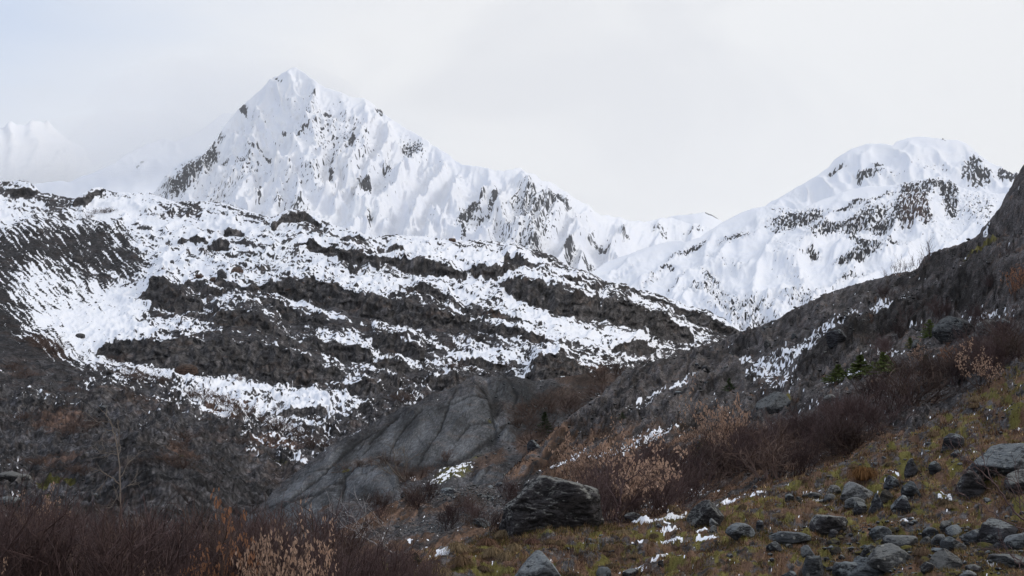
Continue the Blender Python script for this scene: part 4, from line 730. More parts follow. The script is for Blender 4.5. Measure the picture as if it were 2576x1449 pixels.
boulder('boulder', 'big dark boulder with a pale lichen crown, largest rock on the grassy slope', (1256, 1197, 1519, 1350), 'd', 3, 'near_slope',
        planes=[(0.99, -0.1, 0.1, 0.86), (0.9, -0.5, -0.25, 0.86), (-0.80, -0.1, 0.62, 0.62), (0.1, -0.9, -0.42, 0.60), (-0.35, -0.9, 0.15, 0.66), (0.28, 0.0, 0.96, 0.70), (-0.15, 0.1, 0.98, 0.72), (0.6, 0.2, 0.78, 0.80)], n=6, depth=0.85, cuts=3, rough=0.07, strata=0.03)
BL = [('smooth dark faceted boulder at the end of the snow strip by the biggest boulder', (1725, 1259, 1826, 1332), 'd', 8, [(-0.7, -0.3, 0.65, 0.62), (0.75, -0.2, 0.6, 0.66), (0, -1, -0.1, 0.7)]),
      ('rounded pale grey boulder cut off by the bottom edge, below the biggest boulder', (1290, 1388, 1417, 1475), 'l', 9, [(-0.75, 0, 0.65, 0.7), (0.75, 0, 0.6, 0.72)]),
      ('small pale blue-grey rock at the bottom edge, right of the rounded pale boulder', (1500, 1427, 1538, 1462), 'l', 10, None),
      ('small black lichened rock at the bottom edge beside thin snow strips', (1565, 1430, 1607, 1453), 'd', 11, None),
      ('low dark rock half hidden under the withered shrub beside the biggest boulder', (1570, 1288, 1616, 1311), 'd', 12, None),
      ('small upright grey stone leaning on the smooth faceted boulder', (1784, 1304, 1809, 1333), 'l', 13, None),
      ('tiny pale stone at the foot of the smooth faceted boulder', (1785, 1322, 1805, 1342), 'l', 14, None),
      ('small round dark boulder on the dark ground behind the long diagonal rock rib', (1325, 1106, 1360, 1136), 'd', 15, None),
      ('pale pitted rock in the grass, right of the smooth faceted boulder', (1826, 1316, 1900, 1355), 'l', 16, None),
      ('small narrow dark stone just right of the pale pitted rock', (1902, 1309, 1922, 1341), 'd', 17, None),
      ('flat grey slab lying like a lid over a black hollow', (1918, 1337, 2042, 1366), 's', 18, [(0.1, 0, 1, 0.6), (0, 0, -1, 0.6)]),
      ('dark block under the left end of the flat lid slab', (1928, 1362, 1968, 1392), 'd', 19, None),
      ('pale blue-grey rock at the right side of the black hollow', (2014, 1372, 2050, 1408), 'l', 20, None),
      ('upright grooved grey slab at the bottom edge, below the black hollow', (2018, 1399, 2073, 1460), 's', 21, [(0, -1, 0.1, 0.6), (-0.8, 0, 0.5, 0.75)]),
      ('low half-buried stone at the bottom edge, left of the upright grooved slab', (1965, 1436, 2004, 1460), 'd', 22, None),
      ('hollowed dark rock with an overhanging lip', (2038, 1296, 2137, 1350), 'd', 23, [(0.2, -0.8, -0.5, 0.5), (0.1, 0, 1, 0.66)]),
      ('small rounded dark stone beneath the overhanging dark rock', (2081, 1332, 2111, 1357), 'd', 24, None),
      ('pale lichen-covered boulder heading the small stone cluster in the moss', (2112, 1213, 2198, 1270), 'l', 25, [(-0.6, -0.2, 0.75, 0.66), (0.5, 0, 0.85, 0.6)]),
      ('small pale stone left of the lichen-covered cluster boulder', (2080, 1220, 2117, 1242), 'l', 26, None),
      ('small pale flat stone below and left of the lichen-covered cluster boulder', (2069, 1242, 2104, 1264), 'l', 27, None),
      ('grey rounded stone directly under the lichen-covered cluster boulder', (2126, 1251, 2182, 1280), 's', 28, None),
      ('dark tall stone wedged at the left rim of the mossy hole', (2148, 1262, 2182, 1297), 'd', 29, None),
      ('dark pyramid shaped stone standing in the mossy hole', (2184, 1240, 2229, 1290), 'd', 30, [(-0.75, 0, 0.6, 0.55), (0.75, 0, 0.6, 0.55)]),
      ('black block at the upper edge of the mossy stone cluster', (2225, 1196, 2265, 1238), 'd', 31, None),
      ('smooth grey upright boulder right of the mossy hole', (2268, 1211, 2314, 1258), 's', 32, None),
      ('leaning dark grey stone at the lower right of the mossy hole', (2240, 1246, 2294, 1295), 'd', 33, [(-0.7, 0, 0.7, 0.55), (0.9, 0, 0.3, 0.7)]),
      ('reddish-brown mossy stone in the middle of the stone cluster', (2215, 1231, 2249, 1264), 'm', 34, None),
      ('flat lichened stone among brown twigs right of the overhanging rock', (2188, 1324, 2247, 1362), 's', 35, None),
      ('low smooth grey back of rock above the great spotted slab', (2225, 1348, 2317, 1385), 's', 36, [(0, 0, 1, 0.7)]),
      ('dark square stone standing above the great spotted slab', (2163, 1371, 2212, 1405), 'd', 37, None),
      ('great cracked slab with round white lichen spots', (2180, 1370, 2300, 1440), 's', 38, [(-0.3, -0.3, 0.9, 0.6), (0.7, 0, 0.7, 0.7)]),
      ('lower left piece of the cracked slab with white lichen spots, at the bottom edge', (2128, 1402, 2225, 1465), 's', 39, [(-0.6, -0.3, 0.75, 0.6)]),
      ('small grey stone with a white lichen patch, left of the cracked spotted slab', (2096, 1414, 2133, 1442), 's', 40, None),
      ('brown mossy little stone above the bottom snow patch', (2087, 1374, 2118, 1397), 'm', 41, None),
      ('big angular boulder with a pale left face and a dark right end', (2345, 1382, 2437, 1440), 'l', 42, [(-0.55, -0.5, 0.65, 0.6), (0.9, -0.3, 0.3, 0.72)]),
      ('smooth dark wedge stone in front of the angular two-toned boulder', (2317, 1414, 2352, 1442), 'd', 43, None),
      ('grey block above the tan tussock by the spotted slab', (2314, 1350, 2345, 1375), 's', 44, None),
      ('dark split boulder at the top of the right hand rubble', (2321, 1326, 2364, 1358), 'd', 45, None),
      ('pointed grey stone behind the dark split boulder', (2366, 1310, 2397, 1340), 's', 46, None),
      ('layered blue-grey stone in the middle of the right hand rubble', (2344, 1344, 2388, 1374), 'l', 47, None),
      ('long flat pale stone in the right hand rubble', (2366, 1350, 2424, 1382), 's', 48, None),
      ('broad grey sloping stone between the rubble and the rounded dome rock', (2420, 1332, 2480, 1374), 's', 49, None),
      ('large smooth dome of rock at the right, behind the bare twigs', (2460, 1305, 2560, 1388), 'd', 50, [(0, -0.3, 0.95, 0.75)]),
      ('rounded lichened boulder cut off by the right edge below the dome rock', (2528, 1338, 2610, 1384), 'l', 51, None),
      ('thin flat light stone in the right hand rubble, near its foot', (2392, 1366, 2433, 1384), 'l', 52, None),
      ('dark flat stone near the bottom right corner, right of the angular boulder', (2430, 1420, 2474, 1444), 'd', 53, None),
      ('pale broken stone on the bottom edge near the right corner', (2408, 1435, 2458, 1460), 'l', 54, None),
      ('low lichened slab in the bottom right corner', (2490, 1396, 2600, 1426), 's', 55, [(0, 0, 1, 0.6)]),
      ('black vertical faced boulder left of the tilted lichened slab', (2405, 1184, 2479, 1260), 'd', 56, [(-0.8, -0.3, 0.4, 0.65), (0, -1, 0, 0.6)]),
      ('huge tilted slab with pale lichen patches at the right edge', (2448, 1115, 2640, 1196), 's', 57, [(-0.5, -0.3, 0.8, 0.45), (-0.3, -0.6, 0.6, 0.6)]),
      ('dark broken boulder under the tilted slab at the right edge', (2530, 1180, 2625, 1246), 'd', 58, None),
      ('black jagged rock on the grass high above the tilted slab', (2366, 1090, 2432, 1133), 'd', 59, None),
      ('small dark stone just below the black jagged rock', (2392, 1131, 2417, 1152), 'd', 60, None),
      ('black twisted rock beside bright green moss, above the stone cluster', (2276, 1153, 2314, 1206), 'd', 61, None),
      ('thin dark leaning rock right of the bright green moss', (2336, 1160, 2372, 1193), 'd', 62, None),
      ('small dark stone at the lower left of the grass cluster stones', (1974, 1242, 1999, 1262), 'd', 63, None),
      ('tiny pale stone at the end of the long snow strip', (2001, 1249, 2016, 1263), 'l', 64, None),
      ('flat grey stone edged by two thin snow lines', (2018, 1238, 2062, 1252), 's', 65, None),
      ('small dark rock in the low grass under the snow patch', (1655, 1409, 1670, 1427), 'd', 66, None),
      ('tall rounded boulder on the upper right slope, beside the green spruce', (2349, 793, 2457, 858), 's', 67, [(-0.7, -0.3, 0.65, 0.72), (0.5, 0, 0.85, 0.75)]),
      ('pale long boulder right of the tall rounded boulder on the upper slope', (2456, 804, 2512, 840), 'l', 68, None),
      ('pale lump joined to the right end of the long upper slope boulder', (2506, 800, 2554, 830), 'l', 69, None),
      ('small pale stone below the long upper slope boulder', (2484, 820, 2512, 843), 'l', 70, None),
      ('brownish rounded boulder behind the orange leaves on the upper slope', (2430, 840, 2466, 874), 's', 71, None),
      ('pale slanted boulder in the middle of the slope, above the dark thicket', (1903, 984, 1997, 1042), 'l', 72, [(-0.55, -0.3, 0.75, 0.55), (0.8, 0, 0.3, 0.7)]),
      ('pale round stone at the upper edge of the dark thicket', (2068, 992, 2107, 1020), 'l', 73, None),
      ('dark boxy rock on the upper edge of the black diagonal outcrop', (2078, 828, 2134, 868), 'd', 74, [(0, 0, 1, 0.7), (-1, 0, 0, 0.8)]),
      ('small pale stone left of the spruce on the upper slope', (2293, 853, 2319, 876), 'l', 75, None),
      ('pale flecked rock among withered leaves behind the thicket', (1743, 1093, 1790, 1122), 'l', 76, None),
      ('small upright grey stone on the dark scree flank', (1922, 853, 1940, 876), 's', 77, None),
      ('little grey block on the scree, right of the upright grey stone', (1990, 838, 2008, 852), 's', 78, None),
      ('pale lichened rock in the bottom left thicket, by the bleached dead branch', (834, 1350, 912, 1392), 'l', 79, [(-0.5, 0, 0.8, 0.6)]),
      ('dark flat stone at the left end of the gravel bench', (1108, 1227, 1148, 1243), 'd', 80, None),
      ('rounded grey stone at the right end of the gravel bench', (1246, 1213, 1266, 1226), 'l', 81, None),
      ('grey rock on the gravel bench behind the dead branch', (1180, 1305, 1235, 1330), 's', 82, None)]
for lab, bx, mt, sd_, pl in BL:
    small = (bx[2] - bx[0]) < 45
    boulder('boulder' if not small else 'stone', lab, bx, mt, sd_, planes=pl, n=4 if small else 5, cuts=9, depth=0.75, cat='boulder' if not small else 'stone')
HB = [('single dark boulder with a flat brown top on the snowfield of the hill', (545, 676, 571, 699), 'f', 101), ('rusty brown boulder lying right of the flat topped one on the snowfield', (580, 670, 612, 686), 'b', 102),
      ('small lone dark stone on the upper snowfield, left of the brown boulder', (426, 654, 438, 663), 'f', 103), ('brown rounded rock at the upper end of the dark hill outcrop', (489, 689, 512, 702), 'b', 104),
      ('brown wedge rock between the snowfield and the dark hill outcrop', (526, 697, 551, 710), 'b', 105), ('grey boulder sitting on the crest of the black moraine', (90, 574, 108, 587), 'f', 106),
      ('low grey rock on the moraine crest, left of the crest boulder', (57, 577, 76, 588), 'f', 107), ('low grey rock on the moraine crest, right of the crest boulder', (136, 577, 153, 588), 'f', 108),
      ('snow capped dome of brown rock under the great dark outcrop', (437, 915, 498, 944), 'b', 109), ('flat topped dark block on the brown slope left of the outcrop', (267, 929, 286, 944), 'f', 110),
      ('flat pale slab alone on the grey scree above the bare sapling', (247, 1020, 270, 1032), 'l', 111), ('small square dark boulder on snow right of the hill knob', (659, 590, 673, 598), 'f', 112),
      ('dark boulder on the brown slope, centre left', (90, 912, 104, 920), 'f', 113), ('brown rock on the skyline of the hill beside the far snow face', (1128, 598, 1147, 609), 'b', 114),
      ('dark rock on the snowy gully left of the outcrop', (190, 838, 212, 851), 'f', 115), ('grey rock lying on the moraine flank low at the left', (180, 645, 208, 662), 'f', 116),
      ('grey boulder on the dark gravel mound', (212, 1199, 238, 1218), 'f', 117), ('pale upright stone at the foot of the gravel mound', (234, 1240, 247, 1256), 'l', 118), ('pale grey slab rock at the far left foot of the slope', (-6, 1186, 56, 1213), 's', 119), ('second pale slab rock right of the far left slab', (38, 1192, 78, 1210), 's', 120), ('round grey boulder at the left edge above the leafy twigs', (-10, 1249, 50, 1275), 's', 121)]
for lab, bx, mt, sd_ in HB:
    boulder('boulder', lab, bx, mt, sd_, 'mid_hill', n=4, cuts=8, depth=0.9, sink=0.3)

# shared low shapes for the countless smaller stones
SH = [stone_shape(4, 300 + i, None, 12, 0.05, 0.02) for i in range(6)]
SH_ME = {}
rng = np.random.RandomState(11)
def scatter_stones(count, region, label, group, size, layer, mats, flat=0.7):
    u0, u1, vfun, dv = region; k = 0; tries = 0
    while k < count and tries < count * 5:
        tries += 1
        u = rng.uniform(u0, u1); v = vfun(u) + rng.uniform(0, 1) * dv
        g = ray(u, v, layer)
        if g is None or g[1].z < 0.35: continue
        mk = mats[rng.randint(len(mats))]; si = rng.randint(6); key = (si, mk)
        if key not in SH_ME:
            o = raw_mesh('stone', SH[si][0], SH[si][1], RM[mk], smooth=True); SH_ME[key] = o.data
        else:
            o = bpy.data.objects.new('stone', SH_ME[key]); COL.objects.link(o)
        s = px_at(g[0].y) * size * rng.lognormal(0, 0.42) / 2
        o.scale = (s, s * rng.uniform(0.7, 1), s * flat * rng.uniform(0.6, 1.1))
        o.rotation_euler = (rng.normal() * 0.3, rng.normal() * 0.3, rng.uniform(0, 6.3)); o.location = g[0] + Vector((0, 0, s * flat * 0.25))
        tag(o, label, 'stone', group); k += 1
scatter_stones(75, (2060, 2576, lambda u: 1335 - 0.02 * (u - 2060), 120), 'small grey stone in the rubble of the bottom right corner', 'small stones in the bottom right rubble', 20, 'near_slope', 'dmdm')
scatter_stones(40, (1420, 2576, lambda u: 1300 - 0.20 * (u - 1420), 190), 'small dark stone sunk in the grass of the near slope', 'small stones in the near grass', 11, 'near_slope', 'dds')
scatter_stones(60, (1000, 1400, lambda u: 1218, 42), 'small grey stone on the gravel bench left of the biggest boulder', 'small stones on the gravel bench', 10, 'near_slope', 'sld')
scatter_stones(40, (1700, 2350, lambda u: 900 - 0.42 * (u - 1700), 110), 'small dark rock on the scree of the right flank', 'small rocks on the right flank', 9, 'near_slope', 'dsf')
scatter_stones(60, (300, 900, lambda u: 560 + 0.1 * u, 120), 'small dark rock scattered on the snow of the hill', 'small rocks on the hill snow', 7, 'mid_hill', 'ffb')

def rubble(name, layer, count, vmin, vmax, umin, umax, smin, smax, mat, weight=None, seed=5, label=None):
    L = LAYERS[layer]; r = np.random.RandomState(seed)
    U, V = L['U'], L['V']; m = (V > vmin) & (V < vmax) & (U > umin) & (U < umax)
    w = m.astype(float)
    if weight is not None: w = w * weight(U, V, L['M'])
    w = w.ravel(); w /= w.sum(); ix = r.choice(w.size, count, p=w)
    X = L['X'].ravel()[ix]; Y = L['Y'].ravel()[ix]; Z = L['Z'].ravel()[ix]
    s = (smin + (smax - smin) * r.power(0.35, count)) * Y / FPX / 2
    vs, fs = [], []; base = 0
    protos = [stone_shape(1, 900 + i, None, 5, 0.08, 0.0) for i in range(8)]
    pid = r.randint(0, 8, count)
    for i, (pv, pf) in enumerate(protos):
        j = np.where(pid == i)[0]; a = r.uniform(0, 6.28, len(j)); ca, sa = np.cos(a), np.sin(a)
        sc = np.stack([s[j], s[j] * r.uniform(0.7, 1, len(j)), s[j] * r.uniform(0.4, 0.85, len(j))], -1)
        p = pv[None] * sc[:, None]
        q = np.stack([p[..., 0] * ca[:, None] - p[..., 1] * sa[:, None], p[..., 0] * sa[:, None] + p[..., 1] * ca[:, None], p[..., 2] + sc[:, 2:3] * 0.3], -1)
        q = q + np.stack([X[j] + r.normal(size=len(j)) * s[j], Y[j], Z[j]], -1)[:, None]
        vs.append(q.reshape(-1, 3)); fs.append((pf[None] + (np.arange(len(j)) * len(pv))[:, None, None]).reshape(-1, 3) + base); base += len(j) * len(pv)
    o = raw_mesh(name, np.concatenate(vs), np.concatenate(fs), mat)
    return tag(o, label, None, None, 'stuff')
rubble('scree', 'mid_hill', 5200, 560, 1300, -60, 1860, 2.0, 8.5, R_FAR, lambda U, V, M: (0.25 + (1 - M[..., 0])) * (1 - M[..., 1] * 0.7), 21)
rubble('gravel', 'near_slope', 3600, 600, 1260, 990, 2600, 2.5, 11, R_DARK, lambda U, V, M: 1 + 2.0 * (blobs(U, V, [(1230, 1240, 170, 20, -4, 1)])), 22)
rubble('gravel', 'near_slope', 1500, 1205, 1345, 960, 1440, 3, 9, R_SPOT, lambda U, V, M: blobs(U, V, [(1230, 1238, 170, 18, -4, 1), (1120, 1310, 110, 22, -14, .8)]), 23)
rubble('gravel', 'near_slope', 1700, 1320, 1460, 1900, 2600, 4, 16, R_DARK, lambda U, V, M: sstep(U, 1900, 2300), 24)
rubble('gravel', 'rock_slab_hill', 600, 950, 1290, 1200, 1600, 2.5, 8, R_DARK, None, 25)

# ------------------------------------------------------------------ plants
def tubes(polys, sides=3):
    vs, fs = [], []; b = 0
    ang = np.arange(sides) * 2 * np.pi / sides
    for pts, rad in polys:
        pts = np.asarray(pts, float); n = len(pts)
        t = np.gradient(pts, axis=0); t /= np.linalg.norm(t, axis=1)[:, None] + 1e-9
        ref = np.where(np.abs(t[:, 2:3]) > 0.9, np.array([[1.0, 0, 0]]), np.array([[0, 0, 1.0]]))
        a = np.cross(t, ref); a /= np.linalg.norm(a, axis=1)[:, None] + 1e-9; c = np.cross(t, a)
        ring = pts[:, None] + np.asarray(rad)[:, None, None] * (a[:, None] * np.cos(ang)[None, :, None] + c[:, None] * np.sin(ang)[None, :, None])
        vs.append(ring.reshape(-1, 3))
        i = np.arange(n - 1)[:, None] * sides; s = np.arange(sides)[None]; s2 = (s + 1) % sides
        fs.append((np.stack([i + s, i + s2, i + sides + s2, i + sides + s], -1)).reshape(-1, 4) + b); b += n * sides
    return np.concatenate(vs), np.concatenate(fs)

def grow(r, pos, d, length, rad, level, maxl, out, tips, kids, up=0.15, wig=0.22, spread=0.75, seg=4):
    p = np.array(pos, float); d = np.array(d, float); pts = [p.copy()]
    for i in range(seg):
        d = d + r.normal(size=3) * wig + np.array([0, 0, up]); d /= np.linalg.norm(d); p = p + d * length / seg; pts.append(p.copy())
    out.append((np.array(pts), np.linspace(rad, rad * 0.45, seg + 1)))
    if level >= maxl: tips.append((p, d)); return
    for j in range(kids[level]):
        f = r.uniform(0.25, 1.0); i = min(int(f * seg), seg - 1); q = pts[i] + (pts[i + 1] - pts[i]) * (f * seg - i)
        dd = (pts[i + 1] - pts[i]); dd /= np.linalg.norm(dd); nd = dd + r.normal(size=3) * spread * 0.7; nd /= np.linalg.norm(nd)
        grow(r, q, nd, length * r.uniform(0.38, 0.62), rad * 0.55, level + 1, maxl, out, tips, kids, up, wig, spread, max(2, seg - 1))

TWIG_D = simple_mat('dark_twig', (0.074, 0.048, 0.047), 0.7, 0.5, 9, obj_var=0.4)
TWIG_B = simple_mat('brown_twig', (0.090, 0.060, 0.050), 0.7, 0.5, 9, obj_var=0.4)
TWIG_G = simple_mat('grey_twig', (0.13, 0.11, 0.095), 0.7, 0.4, 9)
TWIG_W = simple_mat('bleached_wood', (0.24, 0.22, 0.22), 0.7, 0.3, 9)
LEAF_T = simple_mat('withered_leaf', (0.40, 0.27, 0.20), 0.6, 0.5, 14, trans=0.25, obj_var=0.2)
LEAF_O = simple_mat('rusty_leaf', (0.33, 0.165, 0.095), 0.6, 0.5, 14, trans=0.25, obj_var=0.2)
NEEDLE = simple_mat('spruce_needle', (0.085, 0.11, 0.03), 0.6, 0.5, 12)
NEEDLE_D = simple_mat('dark_spruce_needle', (0.035, 0.050, 0.02), 0.6, 0.5, 12)

def shrub_mesh(seed, stems=20, h=1.0, kids=(6, 4), rad=0.010, spread=0.7, up=0.16, open_=0.55):
    r = np.random.RandomState(seed); out = []; tips = []
    for s in range(stems):
        a = r.uniform(0, 6.28); t = abs(r.normal()) * open_
        d = np.array([math.cos(a) * math.sin(t), math.sin(a) * math.sin(t), math.cos(t)])
        grow(r, [r.normal() * 0.12, r.normal() * 0.12, -0.05], d, h * r.uniform(0.55, 0.95), rad * r.uniform(0.7, 1.2), 0, 2, out, tips, kids, up, 0.2, spread)
    co, f = tubes(out); return co, f, tips
def leaf_mesh(tips, seed, per=4, size=0.05):
    r = np.random.RandomState(seed); vs, fs = [], []; b = 0
    for p, d in tips:
        for k in range(r.poisson(per)):
            q = p - d * r.uniform(0, 0.16) + r.normal(size=3) * 0.02
            l = size * r.uniform(0.6, 1.3); ax = np.array([r.normal() * 0.6, r.normal() * 0.6, -1.0 + r.normal() * 0.5]); ax /= np.linalg.norm(ax)
            sd2 = np.cross(ax, r.normal(size=3)); sd2 /= np.linalg.norm(sd2); nn = np.cross(ax, sd2)
            w = l * 0.30
            vs += [q, q + ax * l * 0.45 + sd2 * w + nn * w * 0.5, q + ax * l, q + ax * l * 0.5 - sd2 * w + nn * w * 0.4]
            fs.append([b, b + 1, b + 2, b + 3]); b += 4
    return np.array(vs), np.array(fs)

P_DARK = [raw_mesh('bare_shrub', *shrub_mesh(40 + i)[:2], TWIG_D, link=False).data for i in range(6)]
P_BRN = [raw_mesh('bare_shrub', *shrub_mesh(60 + i, 12, 1.0, (6, 5), 0.014, 0.9, 0.12, 0.8)[:2], TWIG_B, link=False).data for i in range(4)]
P_AIRY = [raw_mesh('bare_shrub', *shrub_mesh(80 + i, 6, 1.0, (5, 3), 0.011, 0.7, 0.16, 0.5)[:2], TWIG_D, link=False).data for i in range(3)]
P_LEAF = []
for i in range(5):
    co, f, tips = shrub_mesh(90 + i, 7, 1.0, (5, 4), 0.012, 0.95, 0.10, 0.75)
    lv, lf = leaf_mesh([t for t in tips if t[0][2] > 0.35], 190 + i, 5.0, 0.055)
    P_LEAF.append((raw_mesh('branches', co, f, TWIG_B, link=False).data, raw_mesh('leaves', lv, lf, LEAF_T if i % 2 else LEAF_O, link=False).data,
                   raw_mesh('leaves', lv, lf, LEAF_T, link=False).data))

def put_shrub(protos, u, v, hpx, label, group, layer='near_slope', cat='shrub', wide=1.0, name='bare_shrub'):
    g = ray(u, v, layer)
    if g is None: return None
    s = hpx * px_at(g[0].y) / 1.05
    o = bpy.data.objects.new(name, protos[rng.randint(len(protos))]); COL.objects.link(o)
    o.location = g[0]; o.scale = (s * wide, s * wide, s); o.rotation_euler = (0, 0, rng.uniform(0, 6.28))
    return tag(o, label, cat, group)
def put_leafy(u, v, hpx, label, layer='near_slope', wide=1.0, idx=None, group=None, rusty=False):
    g = ray(u, v, layer)
    if g is None: return None
    s = hpx * px_at(g[0].y) / 1.05; i = rng.randint(5) if idx is None else idx
    e = bpy.data.objects.new('withered_shrub', None); COL.objects.link(e); e.location = g[0]; e.scale = (s * wide, s * wide, s); e.rotation_euler = (0, 0, rng.uniform(0, 6.28))
    b = bpy.data.objects.new('branches', P_LEAF[i][0]); COL.objects.link(b); b.parent = e
    l = bpy.data.objects.new('leaves', P_LEAF[i][1 if rusty else 2]); COL.objects.link(l); l.parent = e; l['kind'] = 'stuff'
    return tag(e, label, 'shrub', group)

# thicket along the bottom left
n_ok = 0
for j in range(86):
    u = rng.uniform(-70, 1075); t = rng.uniform(0, 1) ** 0.8; v = 1396 + 205 * t
    if u > 820 and v < 1400 + (0): v += 30
    g = ray(u, v, 'near_slope')
    if g is None: continue
    hh = (0.82 if u < 850 else 0.62) * rng.uniform(0.8, 1.15) / px_at(g[0].y)
    top_limit = 1268 if u < 850 else 1335
    hh = min(hh, v - top_limit + rng.uniform(-45, 30))
    if u > 950: hh *= 0.75
    put_shrub(P_DARK if rng.rand() < 0.75 else P_BRN, u, v, hh, 'leafless dark red-brown shrub in the thicket along the bottom left', 'shrubs in the bottom left thicket', wide=1.1)
for j in range(22):
    u = rng.uniform(880, 1290); v = rng.uniform(1262, 1340)
    put_shrub(P_BRN if rng.rand() < 0.5 else P_DARK, u, v, rng.uniform(34, 70), 'low leafless shrub on the ground between the gravel bench and the thicket', 'low shrubs by the gravel bench', wide=1.3)
# dark thicket across the slope on the right
LB = ([1470, 1650, 1800, 1950, 2100, 2200, 2300, 2450, 2600], [1330, 1300, 1258, 1222, 1165, 1108, 1045, 965, 905])
for j in range(92):
    u = 1500 + 1080 * rng.uniform(0, 1) ** 1.15; w = rng.uniform(0, 1); v = np.interp(u, *LB) - w * (110 if u < 2300 else 70)
    hh = rng.uniform(90, 128) * (1 - 0.25 * w)
    if u > 2320: hh *= 0.8
    if u > 1950 and u < 2300: hh *= 0.78
    put_shrub(P_DARK if rng.rand() < 0.8 else P_BRN, u, v, hh, 'leafless dark shrub in the dense thicket crossing the right slope', 'shrubs in the thicket on the right slope', wide=1.5)
# bushes in the dark hollow behind the bench
for j in range(18):
    u = rng.uniform(1300, 1560); v = np.interp(u, [1300, 1560], [1090, 985]) + rng.uniform(-45, 45)
    put_shrub(P_BRN, u, v, rng.uniform(34, 60), 'brown leafless bush in the dark hollow behind the whaleback rock', 'bushes in the dark hollow', 'rock_slab_hill', wide=1.4)
for u, v in ((905, 1175), (935, 1170), (965, 1172), (1005, 1195), (1030, 1205), (1060, 1200), (1085, 1190), (1120, 1160), (1000, 1170), (880, 1185)):
    put_shrub(P_BRN, u, v, rng.uniform(22, 36), 'low brown bush growing in the seam of the whaleback rock', 'bushes on the whaleback rock', 'rock_slab_hill', wide=1.6)
for j in range(20):
    u = rng.uniform(2180, 2576); v = np.interp(u, [2180, 2576], [790, 640]) + rng.uniform(-30, 150)
    put_shrub(P_AIRY if rng.rand() < 0.4 else P_DARK, u, v, rng.uniform(26, 60), 'bare purple-brown bush on the rocky upper right flank', 'bushes on the upper right flank', wide=1.25)
for u, v, h in ((2338, 652, 60), (2312, 682, 50), (2250, 692, 34), (2268, 692, 44), (2290, 686, 40), (2225, 698, 26)):
    put_shrub(P_AIRY, u, v, h, 'bare twiggy bush standing out against the snow on the flank skyline', 'bushes on the flank skyline', wide=1.0)
for u, v, h in ((262, 536, 14), (240, 538, 12), (278, 534, 12), (225, 547, 9), (95, 868, 26), (120, 880, 30), (140, 888, 26), (290, 912, 20), (335, 945, 26), (352, 958, 24), (380, 960, 24), (408, 966, 22), (480, 1000, 26), (510, 1008, 30), (545, 1018, 30), (580, 1032, 26), (610, 1045, 24),
                (470, 1112, 34), (455, 1130, 30), (435, 1165, 34), (460, 1180, 30), (690, 1080, 30), (720, 1088, 36), (750, 1105, 34), (785, 1128, 36), (820, 1130, 26), (660, 1065, 26), (610, 1120, 20), (235, 1075, 26), (200, 1085, 28), (170, 1095, 24), (60, 1060, 28), (90, 1170, 24), (150, 1180, 24), (190, 1190, 26), (215, 1195, 24),
                (1010, 1012, 24), (1030, 1008, 20), (1130, 925, 16), (1160, 930, 20), (1185, 935, 18), (1480, 960, 26), (1450, 966, 28), (1510, 955, 24), (560, 1085, 16), (330, 1000, 14), (60, 950, 22), (30, 930, 20), (180, 985, 18), (600, 958, 16), (690, 1035, 14)):
    zone = ('on the snow below the left skyline' if v < 600 else 'under the black moraine at the left' if u < 320 and v < 1000 else 'beside the dark gravel mound' if u < 300 else 'below the great dark outcrop' if u < 680 and v < 1060 else
            'around the scree knoll left of the whaleback rock' if u < 560 else 'in the hollow at the left foot of the whaleback rock' if u < 900 else 'on the snow flecked ground above the whaleback rock')
    put_shrub(P_BRN, u, v, h * 1.1, 'low reddish-brown bush ' + zone, 'bushes ' + zone, 'mid_hill', wide=2.3)

# shrubs that keep their withered leaves
put_leafy(1545, 1306, 205, 'large shrub with curled tan leaves standing right behind the biggest boulder', wide=0.9, idx=1)
put_leafy(1490, 1262, 190, 'shrub with pale hanging leaves behind the left shoulder of the biggest boulder', wide=0.8, idx=3)
put_leafy(1620, 1290, 180, 'tan leaved shrub whose crown hangs rusty in the middle', wide=0.8, idx=0)
put_leafy(1440, 1218, 90, 'small leafy sprig rising over the biggest boulder', wide=0.6, idx=2)
put_leafy(1800, 1185, 215, 'tall shrub with pinkish leaves and a rusty top above the dark thicket', wide=0.62, idx=3)
put_leafy(1870, 1150, 120, 'lower pinkish leaved shrub right of the tall rusty topped one', wide=0.8, idx=1)
put_leafy(1760, 1165, 110, 'tan leaved shrub at the left foot of the tall rusty topped one', wide=0.8, idx=4)
put_leafy(2470, 985, 120, 'round shrub with orange leaves in front of the upper slope boulders', wide=0.9, idx=0)
put_leafy(2400, 940, 80, 'thin shrub with few orange leaves on the upper slope', wide=0.7, idx=2, rusty=True)
put_leafy(2300, 925, 60, 'tan leaved sprig rising above the right end of the dark thicket', wide=0.9, idx=4)
put_leafy(2550, 760, 100, 'rust coloured shrub on the rock wall at the right edge', wide=0.6, idx=2, rusty=True)
put_leafy(712, 1640, 330, 'tall shrub with pale curled leaves in front of the bottom left thicket', wide=0.5, idx=3)
put_leafy(660, 1630, 290, 'broad tan leaved shrub left of the tall pale leaved one', wide=0.5, idx=1)
put_leafy(545, 1640, 345, 'slender shrub with rusty orange leaves at the bottom edge', wide=0.5, idx=0, rusty=True)
put_leafy(500, 1630, 230, 'short rusty leaved shrub left of the slender orange one', wide=0.5, idx=2, rusty=True)
put_leafy(778, 1630, 260, 'small tan leaved shrub at the right of the leafy group', wide=0.5, idx=4)
put_leafy(388, 1620, 195, 'single small leafy sprig at the bottom edge, amid dark twigs', wide=0.5, idx=1)
put_leafy(45, 1620, 190, 'low leafy sprig in the bottom left corner', wide=0.5, idx=3)
put_leafy(85, 1400, 150, 'thin shrub with tiny white-tan leaves above the left end of the thicket', wide=0.8, idx=4)
put_leafy(160, 1398, 118, 'second thin pale leaved shrub, right of the leftmost one', wide=0.8, idx=1)

